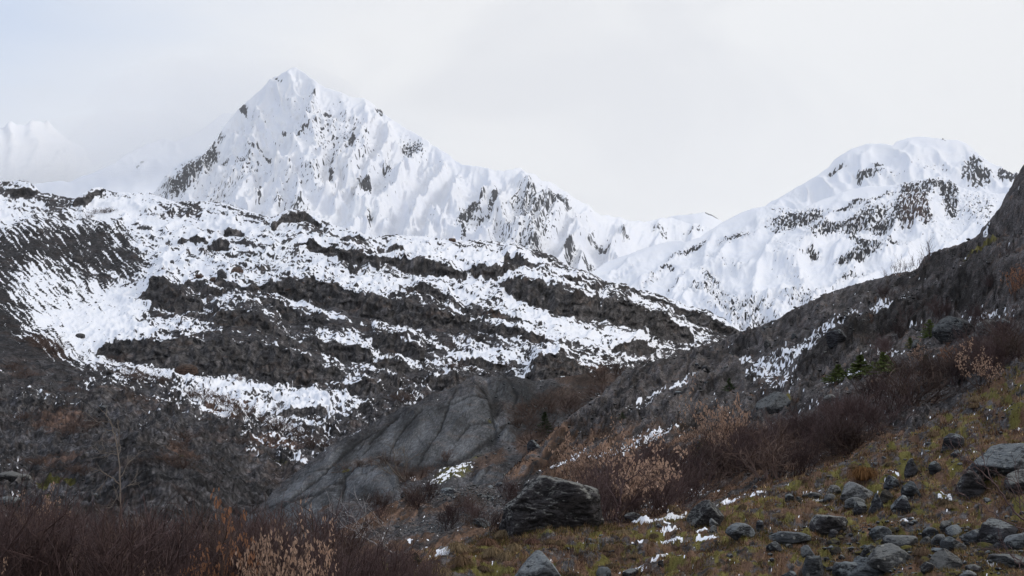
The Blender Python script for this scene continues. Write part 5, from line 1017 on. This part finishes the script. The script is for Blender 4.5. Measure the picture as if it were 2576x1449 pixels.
# plants drawn branch by branch
def drawn(name, label, cat, Y0, lines, mat, twigs=0, seed=1, tw_len=0.25, tw_rad=0.004):
    """lines: list of [(u, v, radius in angle units), ...]; each branch leans a little nearer or further"""
    r = np.random.RandomState(seed); out = []
    for i, ln in enumerate(lines):
        lean = 0 if i == 0 else r.uniform(-0.35, 0.35); pts, rad = [], []
        for j, (u, v, w) in enumerate(ln):
            y = Y0 + lean * (j / max(1, len(ln) - 1)); pts.append(unproj(u, v, y)); rad.append(w * y / FPX)
        pts = np.array(pts); m = 4 * (len(ln) - 1) + 1; s = np.linspace(0, len(ln) - 1, m)
        pp = np.stack([np.interp(s, range(len(ln)), pts[:, c]) for c in range(3)], -1); pp[1:-1] += r.normal(size=(m - 2, 3)) * 0.006
        rr = np.interp(s, range(len(ln)), rad); out.append((pp, rr))
        for k in range(twigs if i else twigs // 2):
            q = r.randint(m // 3, m); d = pp[min(q, m - 1)] - pp[q - 1]; d /= np.linalg.norm(d) + 1e-9; d = d + r.normal(size=3) * 0.6
            grow(r, pp[q], d / np.linalg.norm(d), tw_len * r.uniform(0.5, 1.2), tw_rad, 0, 1, out, [], (3,), 0.1, 0.2, 0.7, 3)
    co, f = tubes(out, 4); o0 = co[0:4].mean(0)
    o = raw_mesh(name, co - o0, f, mat); o.location = o0
    return tag(o, label, cat)
drawn('bare_sapling', 'tall bare sapling with pale crooked stem rising above the left thicket', 'tree', 27.0,
      [[(303, 1400, 2.4), (303, 1290, 2.2), (302, 1215, 2.0), (300, 1160, 1.8), (293, 1110, 1.6), (285, 1085, 1.4), (276, 1058, 1.1), (265, 1040, .8), (252, 1028, .6), (238, 1018, .4)],
       [(300, 1218, 1.6), (285, 1203, 1.3), (270, 1195, 1.1), (253, 1185, .9), (240, 1180, .6), (222, 1188, .4)], [(300, 1210, 1.4), (310, 1190, 1.1), (322, 1165, .9), (334, 1150, .5)],
       [(296, 1125, 1.3), (301, 1105, 1.1), (298, 1090, .9), (292, 1080, .7)], [(283, 1083, 1), (268, 1082, .8), (258, 1095, .6), (253, 1110, .4)], [(299, 1145, 1), (288, 1143, .8), (270, 1140, .6), (240, 1140, .4)],
       [(278, 1062, .9), (262, 1062, .6), (240, 1060, .4), (222, 1058, .3)], [(302, 1262, .9), (294, 1250, .7), (288, 1225, .4)], [(301, 1235, .8), (320, 1222, .6), (345, 1205, .4)], [(270, 1195, .8), (262, 1215, .6), (250, 1235, .4)], [(298, 1150, .9), (303, 1125, .6), (297, 1108, .4)]],
      TWIG_G, twigs=3, seed=3, tw_len=0.35, tw_rad=0.006)
drawn('dead_branch', 'bleached forked dead branch lying on the shrubs in front of the gravel bench', 'branch', 17.0,
      [[(992, 1392, 3.2), (978, 1385, 2.8), (960, 1378, 2.4), (945, 1368, 2.0), (925, 1358, 1.8), (905, 1345, 1.5), (890, 1335, 1.2), (870, 1325, .9), (845, 1328, .5)], [(966, 1380, 2.2), (964, 1366, 2.0), (966, 1352, 1.6), (970, 1340, 1.0), (967, 1325, .6), (962, 1310, .4)],
       [(975, 1384, 2.0), (968, 1370, 1.8), (972, 1355, 1.2)], [(905, 1345, 1.2), (898, 1320, .9), (888, 1300, .6), (870, 1285, .4)], [(960, 1355, 1), (945, 1340, .8), (925, 1328, .6), (900, 1322, .4)], [(925, 1358, 1), (912, 1325, .8), (915, 1290, .5), (908, 1262, .3)], [(870, 1325, .8), (850, 1305, .6), (842, 1290, .3)]],
      TWIG_W, twigs=5, seed=4, tw_len=0.28, tw_rad=0.0035)
drawn('bare_shrub', 'tall bare bush with long crooked stems in front of the rocks at the right edge', 'shrub', 10.5,
      [[(2600, 1330, 3.0), (2560, 1295, 2.4), (2530, 1255, 2.2), (2500, 1215, 1.9), (2475, 1195, 1.5), (2448, 1165, 1.1), (2430, 1140, .8), (2405, 1100, .5)], [(2600, 1345, 2.2), (2550, 1318, 1.8), (2515, 1305, 1.4), (2480, 1275, 1.0), (2450, 1262, .6), (2420, 1240, .4)],
       [(2500, 1215, 1.4), (2478, 1170, 1.1), (2462, 1130, .8), (2455, 1100, .5)], [(2530, 1255, 1.3), (2505, 1240, 1), (2480, 1222, .8), (2450, 1190, .5), (2420, 1170, .3)], [(2590, 1330, 1.6), (2570, 1280, 1.3), (2545, 1230, 1), (2530, 1200, .6)], [(2590, 1320, 1.4), (2578, 1260, 1.1), (2560, 1215, .7)],
       [(2600, 1430, 1.6), (2550, 1400, 1.2), (2520, 1385, .9), (2480, 1380, .5)], [(2600, 1460, 1.4), (2560, 1420, 1.1), (2545, 1395, .6)], [(2448, 1165, .8), (2418, 1155, .6), (2400, 1130, .4)]],
      TWIG_D, twigs=5, seed=5, tw_len=0.22, tw_rad=0.0028)
drawn('bare_shrub', 'leaning bare shrub with pale thin stems in the seam of the whaleback rock', 'shrub', 66.0,
      [[(1020, 1210, 2.2), (1005, 1200, 1.8), (990, 1185, 1.4), (970, 1160, .9), (962, 1140, .5)], [(1012, 1205, 1.6), (1000, 1185, 1.3), (992, 1160, .9), (990, 1135, .5)], [(1015, 1208, 1.5), (985, 1195, 1.2), (955, 1175, .8), (940, 1160, .5)], [(1018, 1208, 1.4), (1020, 1180, 1.1), (1026, 1155, .6)]],
      TWIG_G, twigs=8, seed=6, tw_len=0.8, tw_rad=0.014)
drawn('bare_shrub', 'dark twisted stem growing up through the withered leaves behind the biggest boulder', 'shrub', 21.5,
      [[(1545, 1312, 4.0), (1550, 1290, 3.4), (1560, 1270, 2.8), (1563, 1240, 2.3), (1568, 1210, 1.8), (1580, 1180, 1.2), (1600, 1150, .8)], [(1548, 1300, 2.6), (1556, 1312, 2.6)], [(1556, 1275, 2.2), (1540, 1240, 1.7), (1520, 1215, 1.2), (1500, 1190, .8)], [(1563, 1235, 1.8), (1545, 1200, 1.3), (1530, 1165, .8)], [(1568, 1215, 1.6), (1600, 1195, 1.2), (1630, 1170, .8)]],
      TWIG_D, twigs=10, seed=7, tw_len=0.4, tw_rad=0.004)
drawn('dead_branch', 'pale bare branch with forked arms resting on the upper slope boulder', 'branch', 52.0,
      [[(2460, 842, 2.0), (2440, 832, 1.6), (2420, 826, 1.2), (2400, 833, .8)], [(2450, 837, 1.4), (2435, 818, 1.1), (2415, 808, .7)], [(2440, 832, 1.3), (2420, 838, 1), (2402, 842, .6)]], TWIG_W, twigs=3, seed=8, tw_len=0.6, tw_rad=0.01)

def spruce(u, v, hpx, wpx, label, mat, layer='near_slope', seed=1, lean=0.0, low=False):
    g = ray(u, v, layer)
    if g is None: return
    k = px_at(g[0].y); h = hpx * k; w = wpx * k / 2; r = np.random.RandomState(seed)
    e = bpy.data.objects.new('spruce', None); COL.objects.link(e); e.location = g[0]; tag(e, label, 'spruce')
    out = [(np.array([[0, 0, -0.05], [0, 0, h * 0.5], [lean * h, 0, h]]), [h * 0.03, h * 0.02, h * 0.006])]
    vs, fs = [], []; b = 0
    nb = 46
    for i in range(nb):
        t = (i + 0.5) / nb; z = h * (0.04 + 0.93 * t); a = r.uniform(0, 6.28)
        L = w * ((1 - t) ** (1.6 if low else 0.9)) * r.uniform(0.75, 1.15) + h * 0.02
        d = np.array([math.cos(a), math.sin(a), 0.0]); p0 = np.array([lean * h * t ** 2, 0, z])
        pts = np.array([p0 + d * L * s + np.array([0, 0, -0.22 * L * s + 0.22 * L * s * s * s]) for s in (0, 0.35, 0.7, 1.0)]); out.append((pts, [h * 0.008, h * 0.006, h * 0.004, h * 0.002]))
        sd2 = np.cross(d, [0, 0, 1])
        for m in range(60):
            s = r.uniform(0.12, 1.0); q = p0 + d * L * s + np.array([0, 0, -0.22 * L * s + 0.22 * L * s ** 3]) + sd2 * r.normal() * L * 0.20 * (1.1 - s * 0.8)
            l = (h + w) * r.uniform(0.035, 0.075); dd = d * r.uniform(0.2, 1) + sd2 * r.normal() * 0.8 + np.array([0, 0, r.uniform(-0.35, 0.35)]); dd /= np.linalg.norm(dd); c = np.cross(dd, r.normal(size=3)); c /= np.linalg.norm(c); wv = c * l * 0.2
            vs += [q - wv, q + wv, q + dd * l]; fs.append([b, b + 1, b + 2]); b += 3
    co, f = tubes(out); raw_mesh('trunk', co, f, TWIG_D, parent=e)
    n = raw_mesh('needles', np.array(vs), np.array(fs), mat, parent=e); n['kind'] = 'stuff'
spruce(2165, 955, 62, 170, 'wide low green spruce with a thin crooked leader above the dark thicket', NEEDLE, seed=1, low=True)
spruce(2225, 938, 52, 150, 'low spreading green spruce touching the right side of the crooked leader one', NEEDLE, seed=2, low=True)
spruce(2110, 962, 46, 120, 'creeping green spruce at the left foot of the crooked leader one', NEEDLE, seed=9, low=True)
spruce(2338, 850, 48, 56, 'small upright green spruce left of the tall rounded upper boulder', NEEDLE, seed=3)
spruce(2290, 878, 30, 34, 'tiny green spruce below the small upright one', NEEDLE, seed=4)
spruce(2330, 935, 44, 40, 'young spruce hidden at the right end of the dark thicket', NEEDLE_D, seed=5)
spruce(1370, 1088, 52, 62, 'dark round spruce in the hollow behind the diagonal rock rib', NEEDLE_D, ('rock_slab_hill',), seed=6, low=True)
spruce(1566, 1055, 18, 26, 'tiny spruce dot on the dark flank beside the snow streaks', NEEDLE_D, seed=7)
spruce(1835, 985, 34, 56, 'dark low spruce beside the rusty topped shrub', NEEDLE_D, seed=8, low=True)
spruce(1770, 1150, 50, 76, 'green spruce half buried in withered shrubs left of the thicket', NEEDLE, seed=10)
spruce(1480, 1190, 36, 40, 'small green spruce inside the pale leaved shrub', NEEDLE_D, seed=11)
spruce(600, 1440, 75, 44, 'dark young spruce among the leafy shrubs at the bottom left', NEEDLE_D, seed=12)
spruce(1045, 1420, 30, 40, 'little dark evergreen by the snow at the edge of the thicket', NEEDLE_D, seed=13)

# ------------------------------------------------------------------ grass and litter of the near slope
def blade_mat():
    m = bpy.data.materials.new('dry_grass_blade'); m.use_nodes = True; t = NT(m.node_tree); p = t.n['Principled BSDF']
    a = t.new('ShaderNodeAttribute', attribute_name='tint'); t.l.new(a.outputs['Color'], p.inputs['Base Color']); p.inputs['Roughness'].default_value = 0.8; p.inputs['Specular IOR Level'].default_value = 0.08
    return m
BLADE = blade_mat()
def blades(name, count, seed, region, hpx, width, pal, lie=1.1, kind='stuff'):
    L = LAYERS['near_slope']; r = np.random.RandomState(seed); U, V, M = L['U'], L['V'], L['M']
    w = region(U, V, M); w = (w * 1.0).ravel(); w /= w.sum(); ix = r.choice(w.size, count, p=w)
    X, Y, Z = (L[c].ravel()[ix] for c in 'XYZ'); n = L['X'].shape[1]; R_ = L['X'].shape[0]
    # jitter inside the cell along both grid directions
    row, colm = ix // n, ix % n; r2 = np.minimum(row + 1, R_ - 1); c2 = np.minimum(colm + 1, n - 1); a, b = r.uniform(0, 1, count), r.uniform(0, 1, count)
    P = np.stack([L[c][row, colm] + a * (L[c][r2, colm] - L[c][row, colm]) + b * (L[c][row, c2] - L[c][row, colm]) for c in 'XYZ'], -1)
    k = P[:, 1] / FPX; h = k * hpx * r.uniform(0.4, 1.3, count); wd = k * width * r.uniform(0.6, 1.3, count)
    clump = fbm(P[:, 0] / 0.5, P[:, 1] / 0.5, 3, 0.5, seed); az = clump * 5 + r.normal(size=count) * 0.8
    tl = np.abs(r.normal(size=count)) * lie
    d = np.stack([np.cos(az) * np.sin(tl), np.sin(az) * np.sin(tl), np.maximum(np.cos(tl), 0.05)], -1)
    sd2 = np.stack([-np.sin(az + r.normal(size=count)), np.cos(az), np.zeros(count)], -1) * wd[:, None] / 2
    v = np.stack([P - sd2, P + sd2, P + d * h[:, None]], 1).reshape(-1, 3)
    f = np.arange(count * 3).reshape(-1, 3)
    o = raw_mesh(name, v, f, BLADE); o['kind'] = kind
    c = np.array(pal); mixn = np.clip(0.5 + 0.6 * fbm(P[:, 0] / 0.8, P[:, 1] / 1.0, 4, 0.6, seed + 3) + r.normal(size=count) * 0.22, 0, 0.999) * len(c)
    colr = c[mixn.astype(int)] * r.uniform(0.45, 1.35, (count, 1)) * np.exp(0.9 * fbm(P[:, 0] / 1.6, P[:, 1] / 2.4, 4, 0.6, seed + 8))[:, None] * (1.05, 0.98, 0.95)
    at = o.data.attributes.new('tint', 'FLOAT_COLOR', 'POINT'); at.data.foreach_set('color', np.repeat(np.concatenate([colr, np.ones((count, 1))], 1), 3, 0).astype(np.float32).ravel())
    return o
line_u = [0, 1080, 1250, 1500, 1700, 1900, 2100, 2300, 2576, 2900]; line_v = [1500, 1400, 1335, 1330, 1290, 1235, 1160, 1080, 900, 780]
def reg_fore(U, V, M):
    return sstep(V, np.interp(U, line_u, line_v) - 15, np.interp(U, line_u, line_v) + 25) * (V < 1500) * (U > 1000) * (U < 2640) * (1 - np.clip(M[..., 0] * 1.2, 0, 1)) * (0.06 + sstep(fbm(U / 36, V / 15, 4, .65, 200), -0.15, 0.35)) * (1 - 0.85 * sstep(M[..., 2], 0.45, 0.7))
def reg_mid(U, V, M):
    return (V > 690) * (V < np.interp(U, line_u, line_v) + 20) * (U > 1250) * (U < 2640) * np.clip(M[..., 3] - 0.3, 0, 1) * (1 - M[..., 0]) * (1 - M[..., 1])
blades('grass', 120000, 31, reg_fore, 10, 1.7, [(0.07, 0.04, 0.03), (0.11, 0.062, 0.042), (0.15, 0.09, 0.055), (0.24, 0.17, 0.095), (0.32, 0.245, 0.14), (0.18, 0.10, 0.055), (0.12, 0.11, 0.03), (0.15, 0.14, 0.035)])
blades('heather', 26000, 32, reg_mid, 9, 1.6, [(0.035, 0.022, 0.02), (0.05, 0.03, 0.025), (0.07, 0.04, 0.03), (0.075, 0.055, 0.03)])

def tussock(u, v, wpx, hpx, label, col, seed):
    g = ray(u, v, 'near_slope')
    if g is None: return
    k = px_at(g[0].y); w = wpx * k / 2; h = hpx * k; r = np.random.RandomState(seed); n = 420
    az = r.uniform(0, 6.28, n); rr = np.sqrt(r.uniform(0, 1, n)); d = np.stack([np.cos(az), np.sin(az), np.zeros(n)], -1)
    p0 = d * (rr * w * 0.35)[:, None]; h1 = h * (1 - 0.3 * rr) * r.uniform(0.7, 1.05, n)
    p1 = d * (rr * w * 0.75)[:, None] + np.stack([0 * h1, 0 * h1, h1], -1); p2 = d * (w * (0.35 + 0.8 * rr) + w * 0.12 * r.normal(size=n))[:, None] + np.stack([0 * h1, 0 * h1, h1 * (0.75 - 0.75 * rr)], -1)
    s = np.stack([-np.sin(az), np.cos(az), np.zeros(n)], -1) * k * 0.55
    v4 = np.stack([p0 - s, p0 + s, p1 + s * 0.9, p1 - s * 0.9], 1).reshape(-1, 3); b = len(v4); v3 = np.stack([p1 - s * 0.9, p1 + s * 0.9, p2 + s * .3, p2 - s * .3], 1).reshape(-1, 3)
    f = np.concatenate([np.arange(n * 4).reshape(-1, 4), np.arange(n * 4).reshape(-1, 4) + b]); co = np.concatenate([v4, v3])
    o = raw_mesh('grass_tussock', co, f, BLADE); o.location = g[0] - Vector((0, 0, 0.02))
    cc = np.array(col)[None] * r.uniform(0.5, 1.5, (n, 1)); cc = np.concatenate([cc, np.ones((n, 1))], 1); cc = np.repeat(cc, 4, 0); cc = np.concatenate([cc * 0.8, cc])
    at = o.data.attributes.new('tint', 'FLOAT_COLOR', 'POINT'); at.data.foreach_set('color', cc.astype(np.float32).ravel())
    tag(o, label, 'grass tussock')
base = []
for o in list(COL.objects):
    if o.get('category') in ('boulder', 'stone') and o.location.y < 33 and o.location.x > -2.5 and len(o.data.vertices) > 20:
        d_ = o.dimensions; base.append((o.location.x, o.location.y - 0.3 * d_.y, max(d_.x, 0.06)))
def reg_base(U, V, M):
    L = LAYERS['near_slope']; w = np.zeros_like(U)
    for x, y, sz in base:
        d2 = ((L['X'][:U.shape[0]] - x) / (sz * 0.62)) ** 2 + ((L['Y'][:U.shape[0]] - y) / (sz * 0.6)) ** 2
        w = np.maximum(w, np.exp(-(d2 - 0.8) ** 2 * 3))
    return w * (V > 1050) * (V < 1500)
blades('grass', 26000, 33, reg_base, 13, 1.6, [(0.07, 0.045, 0.03), (0.12, 0.085, 0.05), (0.20, 0.145, 0.08), (0.09, 0.085, 0.025), (0.06, 0.06, 0.018)], lie=0.7)
TAN = (0.20, 0.145, 0.085)
for i, (u, v, w, h, lab, c_) in enumerate([
    (1275, 1410, 66, 30, 'tan drooping tussock, lowest of the group below the biggest boulder', TAN), (1240, 1398, 60, 28, 'tan drooping tussock at the left of the group below the biggest boulder', TAN),
    (1294, 1386, 50, 26, 'tan tussock at the right of the group below the biggest boulder', TAN), (1277, 1347, 70, 22, 'bright straw tussock touching the left foot of the biggest boulder', TAN),
    (1225, 1372, 60, 24, 'rust brown tussock above the group below the biggest boulder', (0.12, 0.07, 0.045)), (1570, 1346, 50, 20, 'straw tussock right of the biggest boulder before the snow', TAN),
    (1692, 1286, 44, 20, 'straw tussock at the upper end of the snow strip', TAN), (1100, 1450, 90, 34, 'pale tussock cut by the bottom edge beside the thicket', TAN), (1160, 1420, 70, 28, 'brown tussock between the thicket and the tan group', (0.13, 0.085, 0.05)),
    (2172, 1206, 96, 40, 'round orange-brown hummock of grass under the end of the thicket', (0.15, 0.075, 0.03)), (2320, 1392, 48, 22, 'small tan tussock above the cracked spotted slab', (0.15, 0.10, 0.065)), (1340, 1368, 60, 18, 'rust brown tussock under the front of the biggest boulder', (0.11, 0.06, 0.045)),
    (1150, 1385, 70, 26, 'straw tussock at the upper left rim of the grassy slope', TAN), (2455, 1010, 50, 18, 'tan tussock high on the right hand grass', TAN), (1960, 1300, 44, 14, 'low straw tussock above the lid slab', TAN)]):
    tussock(u, v, w, h, lab, c_, 500 + i)
def ground_plants(n, fn):
    k = 0
    while k < n:
        u = rng.uniform(1180, 2576); v = rng.uniform(np.interp(u, line_u, line_v) + 20, 1460)
        if v < 1455 and not (1250 < u < 1520 and v < 1352): fn(u, v); k += 1
ground_plants(34, lambda u, v: tussock(u, v, rng.uniform(24, 46), rng.uniform(9, 17), 'small dry tussock in the mixed turf of the near slope', (0.14, 0.095, 0.055) if rng.rand() < 0.6 else (0.09, 0.065, 0.04), rng.randint(9999)))
for o in [x for x in COL.objects if x.get('label') == 'small dry tussock in the mixed turf of the near slope']: o['group'] = 'small tussocks in the near turf'
ground_plants(44, lambda u, v: put_shrub(P_BRN, u, v, rng.uniform(10, 20), 'low brown dwarf shrub matted into the turf of the near slope', 'dwarf shrubs in the near turf', wide=2.2))

# ------------------------------------------------------------------ air
def vol_mat(name, density, col=(1, 1, 1), aniso=0.0):
    m = bpy.data.materials.new(name); m.use_nodes = True; t = NT(m.node_tree); t.n.clear(); o = t.new('ShaderNodeOutputMaterial'); v = t.new('ShaderNodeVolumePrincipled')
    v.inputs['Color'].default_value = c4(*col); v.inputs['Density'].default_value = density; v.inputs['Anisotropy'].default_value = aniso; t.l.new(v.outputs[0], o.inputs['Volume']); return m
def box(name, lo, hi, mat):
    c = np.array([[x, y, z] for x in (lo[0], hi[0]) for y in (lo[1], hi[1]) for z in (lo[2], hi[2])], float)
    f = [[0, 1, 3, 2], [4, 6, 7, 5], [0, 4, 5, 1], [2, 3, 7, 6], [0, 2, 6, 4], [1, 5, 7, 3]]
    o = raw_mesh(name, c, f, mat); o['kind'] = 'stuff'; return o
box('haze', (-17000, -700, -140), (17000, 16500, 2750), vol_mat('haze_air', 3.6e-5, (0.95, 0.97, 1.0)))
def cloud_puff(loc, size, dens):
    bm = bmesh.new(); bmesh.ops.create_icosphere(bm, subdivisions=4, radius=1.0); co = np.array([x.co[:] for x in bm.verts]); f = np.array([[a.index for a in x.verts] for x in bm.faces]); bm.free()
    co = co * (1 + 0.22 * fbm3(co * 1.3 + np.array(loc) * 0.001, 3, 0.5, 3))[:, None] * np.array(size)
    o = raw_mesh('cloud', co, f, vol_mat('cloud_vapour', dens, (0.97, 0.98, 1.0)), smooth=True); o.location = loc; o['kind'] = 'stuff'
for u, v, Y, wx, wy, wz, dn in ((330, 420, 7900, 900, 500, 330, 0.0011), (560, 330, 5900, 700, 420, 330, 0.0010), (200, 470, 8300, 900, 400, 260, 0.0011), (60, 560, 8000, 900, 300, 340, 0.0016), (480, 420, 5700, 520, 300, 200, 0.0007), (620, 240, 5600, 420, 300, 240, 0.0007)):
    x, y, z = unproj(u, v, Y); cloud_puff((x, y, z), (wx, wy, wz), dn)
